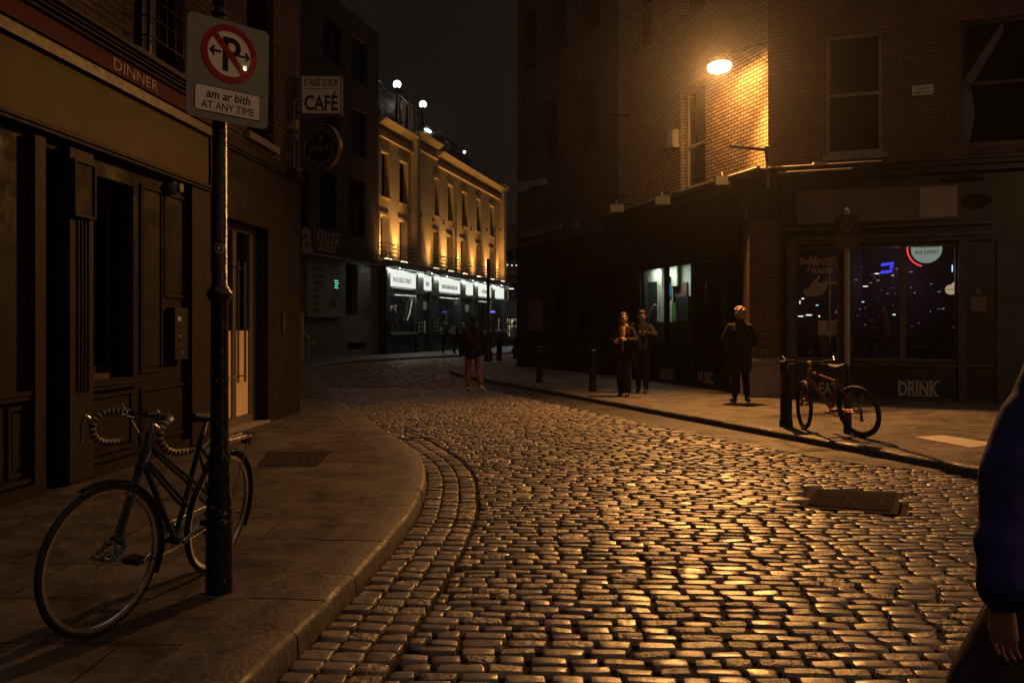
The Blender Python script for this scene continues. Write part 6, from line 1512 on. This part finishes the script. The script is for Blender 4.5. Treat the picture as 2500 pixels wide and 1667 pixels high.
def arm_frame(J, S):
    return (J['wr'+S]-J['el'+S]).normalized()
def body(b, J, look=(0, 1, 0), fem=False, hands=True, hcfg=None, slim=.86):
    hd = J['head']; f = Vector(look).normalized(); up = V(0, 0, 1); up = (up-f*up.dot(f)).normalized(); rt = f.cross(up)
    rot = Matrix((rt, f, up)).transposed()
    def H(x, y, z): return hd+rt*x+f*y+up*z
    b.ball(H(0, -.012, .025), (.076, .094, .092), 20, rot); b.ball(H(0, .028, -.045), (.060, .062, .068), 16, rot); b.ball(H(0, .055, -.088), (.034, .032, .026), 12, rot)   # skull, face, chin
    b.cap(H(0, .088, .012), .009, H(0, .102, -.028), .014, 8); b.ball(H(-.011, .093, -.032), .009, 8); b.ball(H(.011, .093, -.032), .009, 8)     # nose
    b.cap(H(-.035, .078, .030), .010, H(.035, .078, .030), .010, 8)                                                                       # brow
    for s_ in (-1, 1): b.ball(H(s_*.079, -.005, -.012), (.010, .020, .032), 10, rot); b.ball(H(s_*.042, .062, -.028), (.022, .022, .020), 10, rot)
    b.cap(H(-.018, .083, -.062), .0085, H(.018, .083, -.062), .0085, 8)                                                                    # lips
    b.cap(J['neck']+V(0, -.005, -.05), .058 if not fem else .05, H(0, -.01, -.06), .052 if not fem else .045, 14)
    w = slim
    b.cap(J['pelvis'], .135*w, J['waist'], .125*w, 14)
    for s_ in (-1, 1):
        b.cap(J['pelvis']+V(s_*.055, 0, 0), .105*w, J['chest']+V(s_*.075, 0, 0), .105*w, 14); b.cap(J['chest']+V(s_*.07, 0, .02), .10*w, J['neck']+V(s_*.03, 0, -.06), .07*w, 12)
    for S, s_ in (('L', -1), ('R', 1)):
        b.cap(J['neck']+V(s_*.03, 0, -.05), .05*w, J['sh'+S], .055*w, 12)
        b.cap(J['sh'+S], .052*w, J['el'+S], .041*w, 12); b.cap(J['el'+S], .040*w, J['wr'+S], .028*w, 12)
        b.cap(J['hip'+S], .088*w, J['kn'+S], .058*w, 14); b.cap(J['kn'+S], .056*w, J['an'+S]+(J['kn'+S]-J['an'+S])*.35, .052*w, 12); b.cap(J['kn'+S]*.65+J['an'+S]*.35, .052*w, J['an'+S], .036*w, 12)
        b.cap(J['an'+S]+V(0, 0, -.03), .035*w, J['to'+S], .026*w, 10)
        if hands:
            c = (hcfg or {}).get(S, {}); d = c.get('d', arm_frame(J, S)); hand(b, J['wr'+S], d, c.get('n', (-s_, 0, 0)), c.get('s', 1), c.get('curl', .3), c.get('t', s_), c.get('r', .009))
    return H, rot
def top_garment(b, J, inf=.02, hem=.78, sleeve=.96, flare=.02, collar=True):
    w = .9
    for s_ in (-1, 1):
        b.cap(J['pelvis']+V(s_*.06, 0, .02), .11*w+inf, J['chest']+V(s_*.08, 0, 0), .105*w+inf, 16); b.cap(J['chest']+V(s_*.075, 0, .02), .10*w+inf, J['neck']+V(s_*.04, 0, -.07), .066*w+inf, 14)
        for k in range(3):
            z0 = J['pelvis'].z; zz = z0-(z0-hem)*(k+1)/3; c = J['pelvis']*.5+(J['hipL']+J['hipR'])*.25; b.cap(V(c.x+s_*.06, c.y, z0-(z0-hem)*k/3+.03), .11*w+inf+flare*k/3, V(c.x+s_*.075, c.y, zz+.11), .112*w+inf+flare*(k+1)/3, 16)
    for S, s_ in (('L', -1), ('R', 1)):
        b.cap(J['neck']+V(s_*.05, 0, -.06), .045*w+inf*.8, J['sh'+S]+V(0, 0, -.02), .050*w+inf*.8, 14); b.cap(J['sh'+S]+V(0, 0, -.015), .050*w+inf*.9, J['el'+S], .046*w+inf, 14)
        e_ = J['el'+S]+(J['wr'+S]-J['el'+S])*sleeve; b.cap(J['el'+S], .046*w+inf, e_, .036*w+inf, 14)
    if collar: b.cap(J['neck']+V(0, -.03, -.01), .052+inf*.6, J['neck']+V(0, -.02, .03), .050+inf*.5, 14)
def trousers(b, J, inf=.015, wide=0.0):
    for s_ in (-1, 1): b.cap(J['pelvis']+V(s_*.05, 0, .05), .10+inf, J['pelvis']+V(s_*.05, 0, -.02), .10+inf, 14)
    for S in 'LR':
        b.cap(J['hip'+S]+V(0, 0, -.02), .088+inf, J['kn'+S], .058+inf+wide*.5, 16); b.cap(J['kn'+S], .057+inf+wide*.5, J['an'+S]*.9+J['kn'+S]*.1+V(0, 0, .05), .046+inf+wide, 16); b.cap(J['an'+S]+V(0, 0, .08), .046+inf+wide, J['an'+S]+V(0, 0, .055), .046+inf+wide, 14)
def shoes(parent, J, m_, vox, frame=None):
    for S in 'LR':
        a, t = J['an'+S], J['to'+S]; d = (t-a); b = B()
        b.cap(a+V(0, 0, -.01), .042, a+V(0, 0, -.04)-d*.12, .040, 12); b.cap(a+V(0, 0, -.045), .042, t, .036, 12); b.cap(t-d*.1, .040, t+d*.12, .030, 12)
        part('shoe', remesh('shoe', b, vox), m_, parent)
def person(label, loc, yaw, J0, scale, hair, topf, topm, trm, shm, look=(0, 1, 0), fem=False, vox=.011, hcfg=None, extra=None, wide=0, tr_inf=.015, z=.1, bvox=None):
    J = dict(BASE); J.update(J0)
    Mp = T(loc[0], loc[1], z+G(loc[1])) @ RZ(yaw) @ Matrix.Diagonal((scale, scale, scale, 1))
    p = thing('person', label, 'person', Mp)
    b = B(); H, rot = body(b, J, look, fem, hcfg=hcfg)
    part('body', remesh('body', b, bvox or min(vox, .0075), 2), M['skin'], p)
    b = B(); topf(b, J); part('jacket', remesh('jacket', b, vox, 14), topm, p)
    b = B(); trousers(b, J, tr_inf, wide); part('trousers', remesh('trousers', b, vox, 8), trm, p)
    shoes(p, J, shm, .009)
    b = B()
    for s_ in (-1, 1): b.ball(H(s_*.031, .082, .008), (.012, .007, .006), 8, rot)
    part('eyes', b, M['sign_black'], p)
    hb_ = B(); hair[0](hb_, H, rot); part('hair', remesh('hair', hb_, .006, 0 if hair[0] is hair_curly else 1), hair[1], p)
    if extra: extra(p, J, H, rot)
    return p
cloth = lambda n, c, r=.85: mat(n, c, r, var=.25, scale=9, bump=.5, bscale=14, spec=.2)
BLK = cloth('black wool', (.016, .014, .014)); DRK = cloth('dark charcoal cloth', (.022, .02, .022)); BRN = cloth('brown cotton', (.30, .13, .075)); PUR = cloth('dark plum denim', (.035, .025, .03))
WSH = mat('white canvas shoe', (.80, .74, .64), .6); BSH = mat('black leather shoe', (.015, .014, .013), .35)
HBR = mat('brown hair', (.06, .035, .02), .45, bump=.6, bscale=60); HBL = mat('fair hair', (.26, .16, .07), .45, var=.4, scale=20, bump=.8, bscale=60); HDK = mat('black hair', (.012, .010, .010), .5, bump=.5, bscale=50)
def hair_short(b, H, rot): b.ball(H(0, -.022, .04), (.086, .098, .092), 18, rot); b.ball(H(0, -.055, -.02), (.075, .06, .07), 14, rot); b.cap(H(-.05, .05, .085), .022, H(.05, .05, .085), .022, 10)
def hair_long(b, H, rot):
    b.ball(H(0, -.022, .038), (.088, .10, .095), 18, rot); b.ball(H(0, -.06, -.03), (.08, .06, .10), 14, rot)
    for s_ in (-1, 1): b.cap(H(s_*.07, -.02, .03), .035, H(s_*.078, -.01, -.14), .026, 12); b.cap(H(s_*.05, -.06, 0), .04, H(s_*.06, -.05, -.18), .03, 12)
def hair_curly(b, H, rot):
    rr = random.Random(4)
    b.ball(H(0, -.03, .03), (.092, .10, .10), 16, rot); b.ball(H(0, -.06, -.05), (.085, .05, .06), 12, rot)
    for k in range(90):
        a = rr.uniform(0, 2*PI); t = rr.uniform(0, PI*.72); b.ball(H(.098*math.sin(t)*math.cos(a), -.03+.105*math.sin(t)*math.sin(a)*(.75 if math.sin(a) > 0 else 1), .025+.105*math.cos(t)), rr.uniform(.014, .026), 6)
def jacket(b, J): top_garment(b, J, .026, .80, .95, .015)
def jacket_loose(b, J): top_garment(b, J, .028, .76, .93, .010); 
def coat_long(b, J): top_garment(b, J, .034, .56, .95, .018)
def coat_mid(b, J): top_garment(b, J, .024, .70, .80, .03)

# man walking away down the road
JA = dict(elL=V(-.29, .02, 1.15), wrL=V(-.20, .24, 1.06), elR=V(.255, -.02, 1.13), wrR=V(.262, .05, .87), hipL=V(-.10, 0, .92), knL=V(-.115, .06, .50), anL=V(-.115, .03, .09), toL=V(-.10, .20, .035), knR=V(.125, -.02, .50), anR=V(.165, -.20, .15), toR=V(.235, -.12, .045), head=V(.015, .04, 1.61))
def bag(p, J, H, rot):
    b = B(); pt = [V(-.13, -.01, 1.47), V(-.14, -.125, 1.36), V(-.06, -.16, 1.20), V(.06, -.165, 1.05), V(.19, -.12, .95), V(.22, .0, .93)]; b.tube(pt, .014, 6); part('bag_strap', b, cloth('grey strap', (.09, .075, .065)), p)
    b = B(); b.ball((-.27, .10, .93), (.07, .14, .14), 14); part('bag', remesh('bag', b, .012), BLK, p)
    b = B(); b.cap(V(-.10, -.09, .93), .035, V(.10, -.09, .93), .035, 10); part('shirt_hem', remesh('hem', b, .012), cloth('rust shirt', (.10, .035, .02)), p)
ga = gp(1155, 954, 0)
person('man in dark jacket, brown trousers and white shoes walking away down the cobbles', ga, .10, JA, .985, (hair_short, HDK), jacket_loose, cloth('dark brown jacket', (.020, .015, .012)), BRN, WSH, fem=False, hcfg={'R': dict(curl=.45), 'L': dict(curl=.6)}, extra=bag, wide=.008, tr_inf=.012, z=0.0)
# couple on the pavement
JW = dict(elL=V(-.27, .04, 1.15), wrL=V(-.09, .22, 1.17), elR=V(.27, .02, 1.14), wrR=V(.12, .24, 1.12), hipL=V(-.085, 0, .92), knL=V(-.085, .06, .50), anL=V(-.08, .02, .09), toL=V(-.10, .17, .035), knR=V(.08, .02, .50), anR=V(.07, -.10, .09), toR=V(.08, .05, .035), head=V(0, .03, 1.62))
def scarf(p, J, H, rot):
    b = B(); b.cap(J['neck']+V(-.05, .03, -.01), .055, J['neck']+V(.05, .03, -.01), .055, 14); b.cap(J['neck']+V(0, -.03, .01), .06, J['neck']+V(0, .05, -.03), .055, 14); b.cap(J['neck']+V(-.01, .10, -.06), .05, J['neck']+V(-.02, .145, -.20), .042, 12); b.cap(J['neck']+V(.03, .10, -.05), .045, J['neck']+V(.015, .14, -.26), .03, 12)
    part('scarf', remesh('scarf', b, .009), cloth('mustard scarf', (.42, .22, .08)), p)
    b = B(); b.box(-.03, .05, .30, .315, 1.13, 1.21); part('phone', b, M['black_paint'], p)
gw = gp(1523, 966, .1)
person('woman with mustard scarf and dark coat strolling with folded hands', gw, PI-.35, JW, .945, (hair_long, HBR), coat_mid, BLK, PUR, BSH, look=(-.42, 1, .02), fem=True, hcfg={'L': dict(d=(.7, .35, .1), n=(0, -1, -.2), curl=.35, t=-1), 'R': dict(d=(-.75, .25, .25), n=(0, -1, 0), curl=.4, t=1)}, extra=scarf, wide=.03)
JM = dict(elL=V(-.29, .10, 1.20), wrL=V(-.13, .30, 1.24), shR=V(.185, 0, 1.42), elR=V(.33, .02, 1.22), wrR=V(.36, .12, 1.38), knL=V(-.10, .09, .51), anL=V(-.09, .0, .09), toL=V(-.10, .16, .035), knR=V(.09, .0, .50), anR=V(.09, -.12, .10), toR=V(.09, .03, .035), head=V(-.01, .05, 1.61))
def drink(p, J, H, rot):
    c = J['wrL']+V(.05, .05, .02); b = B(); b.lathe([(.028, -.06), (.034, .07)], tuple(c), 14); part('cup', b, mat('dull cup', (.20, .12, .07), .5), p)
    b = B(); b.prism([(-.05, 1.44), (.05, 1.44), (.015, 1.22), (-.015, 1.22)], .13, .15); part('shirt', b, cloth('tan shirt', (.20, .12, .07)), p)
gm = gp(1567, 958, .1)
person('man in dark jacket holding a cup with one arm round the woman in the scarf', gm, PI-.30, JM, .985, (hair_short, HBR), jacket, DRK, PUR, BSH, look=(-.45, 1, -.25), hcfg={'L': dict(d=(.75, .4, .1), n=(.3, -1, 0), curl=.5, t=-1), 'R': dict(d=(.2, .7, -.2), n=(0, -.2, -1), curl=.35, t=1)}, extra=drink)
# man seen from behind by the pub door
JC = dict(elL=V(-.27, .03, 1.14), wrL=V(-.16, .20, 1.02), elR=V(.27, .04, 1.14), wrR=V(.17, .20, 1.00), knL=V(-.09, .01, .5), anL=V(-.09, -.02, .09), toL=V(-.13, .13, .035), knR=V(.10, -.01, .5), anR=V(.11, -.10, .12), toR=V(.17, .03, .04))
gc = gp(1806, 983, .1)
person('person with curly fair hair and long black coat, back turned, by the pub doorway', gc, -.12, JC, .985, (hair_curly, HBL), coat_long, BLK, BLK, BSH, fem=False, vox=.012)
# two walkers with rucksacks by the lit shop
def ruck(col):
    def f(p, J, H, rot):
        b = B(); b.ball((0, -.21, 1.22), (.15, .10, .22), 14); b.ball((0, -.27, 1.13), (.11, .06, .10), 12); bag_ = part('rucksack', remesh('rucksack', b, .014), col, p)
        b = B()
        for s_ in (-1, 1): b.tube([(s_*.09, -.20, 1.40), (s_*.10, -.10, 1.50), (s_*.11, .02, 1.49), (s_*.12, .12, 1.38)], .022, 6)
        part('strap', b, col, bag_, MW[p.name])
    return f
JB = dict(knL=V(-.10, .14, .52), anL=V(-.10, .10, .10), toL=V(-.11, .27, .05), knR=V(.09, -.02, .5), anR=V(.09, -.22, .14), toR=V(.10, -.08, .05))
g1 = gpG(1083, 863); person('far walker in dark clothes with a grey rucksack by the shop window', g1, -.3, JB, .97, (hair_long, HBR), jacket, DRK, BLK, BSH, vox=.016, extra=ruck(mat('grey rucksack', (.11, .11, .10), .7)), z=.1)
g1 = gpG(1110, 863.5); person('far walker with a pale green rucksack beside the shop door', g1, -.3, JB, 1.0, (hair_short, HDK), jacket, BLK, BLK, BSH, vox=.016, extra=ruck(mat('pale green rucksack', (.32, .34, .22), .7)), z=.1)
g1 = gpG(1256, 866); person('far figure in a pale jacket half hidden by the dark corner building', g1, -.9, JB, 1.0, (hair_short, HDK), jacket, mat('pale jacket', (.35, .36, .38), .7), BLK, BSH, vox=.016, z=.1)

# passer by at the right edge, close to the camera
JP = dict(pelvis=V(1.66, 2.30, .95), waist=V(1.66, 2.30, 1.10), chest=V(1.66, 2.30, 1.27), neck=V(1.67, 2.31, 1.46), head=V(1.69, 2.34, 1.63),
          shL=V(1.475, 2.29, 1.40), elL=V(1.295, 2.20, 1.10), wrL=V(1.235, 2.11, .81), shR=V(1.85, 2.30, 1.40), elR=V(1.91, 2.26, 1.12), wrR=V(1.92, 2.36, .88),
          hipL=V(1.52, 2.29, .90), knL=V(1.265, 2.24, .53), anL=V(1.22, 2.16, .12), toL=V(1.22, 2.34, .04), hipR=V(1.75, 2.30, .92), knR=V(1.76, 2.42, .50), anR=V(1.76, 2.42, .09), toR=V(1.77, 2.60, .035))
BLU = mat('dark blue jacket', (.026, .022, .13), .8, var=.35, scale=5, bump=1.0, bscale=7, spec=.3, detail=3)
def blue(b, J):
    top_garment(b, J, .026, .86, .90, .012)
    b.cap(J['elL']*.25+J['wrL']*.75, .064, J['elL']*.10+J['wrL']*.90, .066, 16); b.cap(J['shL']*.5+J['elL']*.5, .076, J['elL'], .070, 16); b.cap(J['elL']*.45+J['wrL']*.55+V(-.014, 0, 0), .064, J['elL']*.35+J['wrL']*.65, .066, 14)
def seam(p, J, H, rot):
    b = B(); b.tube([(1.24+.0, 2.2, .66), (1.36, 2.06, .60), (1.42, 2.08, .44), (1.44, 2.1, .2)], .006, 6); o = part('bag_strap', b, cloth('pale strap', (.20, .15, .11)), p)
person('passer by at the edge in a dark blue jacket and brown trousers, arm hanging down', (0, 0), 0, JP, 1.0, (hair_short, HBR), blue, BLU, cloth('dark brown trousers', (.045, .034, .031)), BSH, vox=.010, hcfg={'L': dict(d=(.02, .05, -1), n=(.9, .4, 0), curl=.20, t=-1, r=.0072)}, bvox=.0042, z=0.0, tr_inf=.03, wide=.02)

# ================================================================== ADDED HAZE FOR THE LAMP GLOW
haze_box(.0006)  # thin haze added to stand in for lens bloom round the lamp
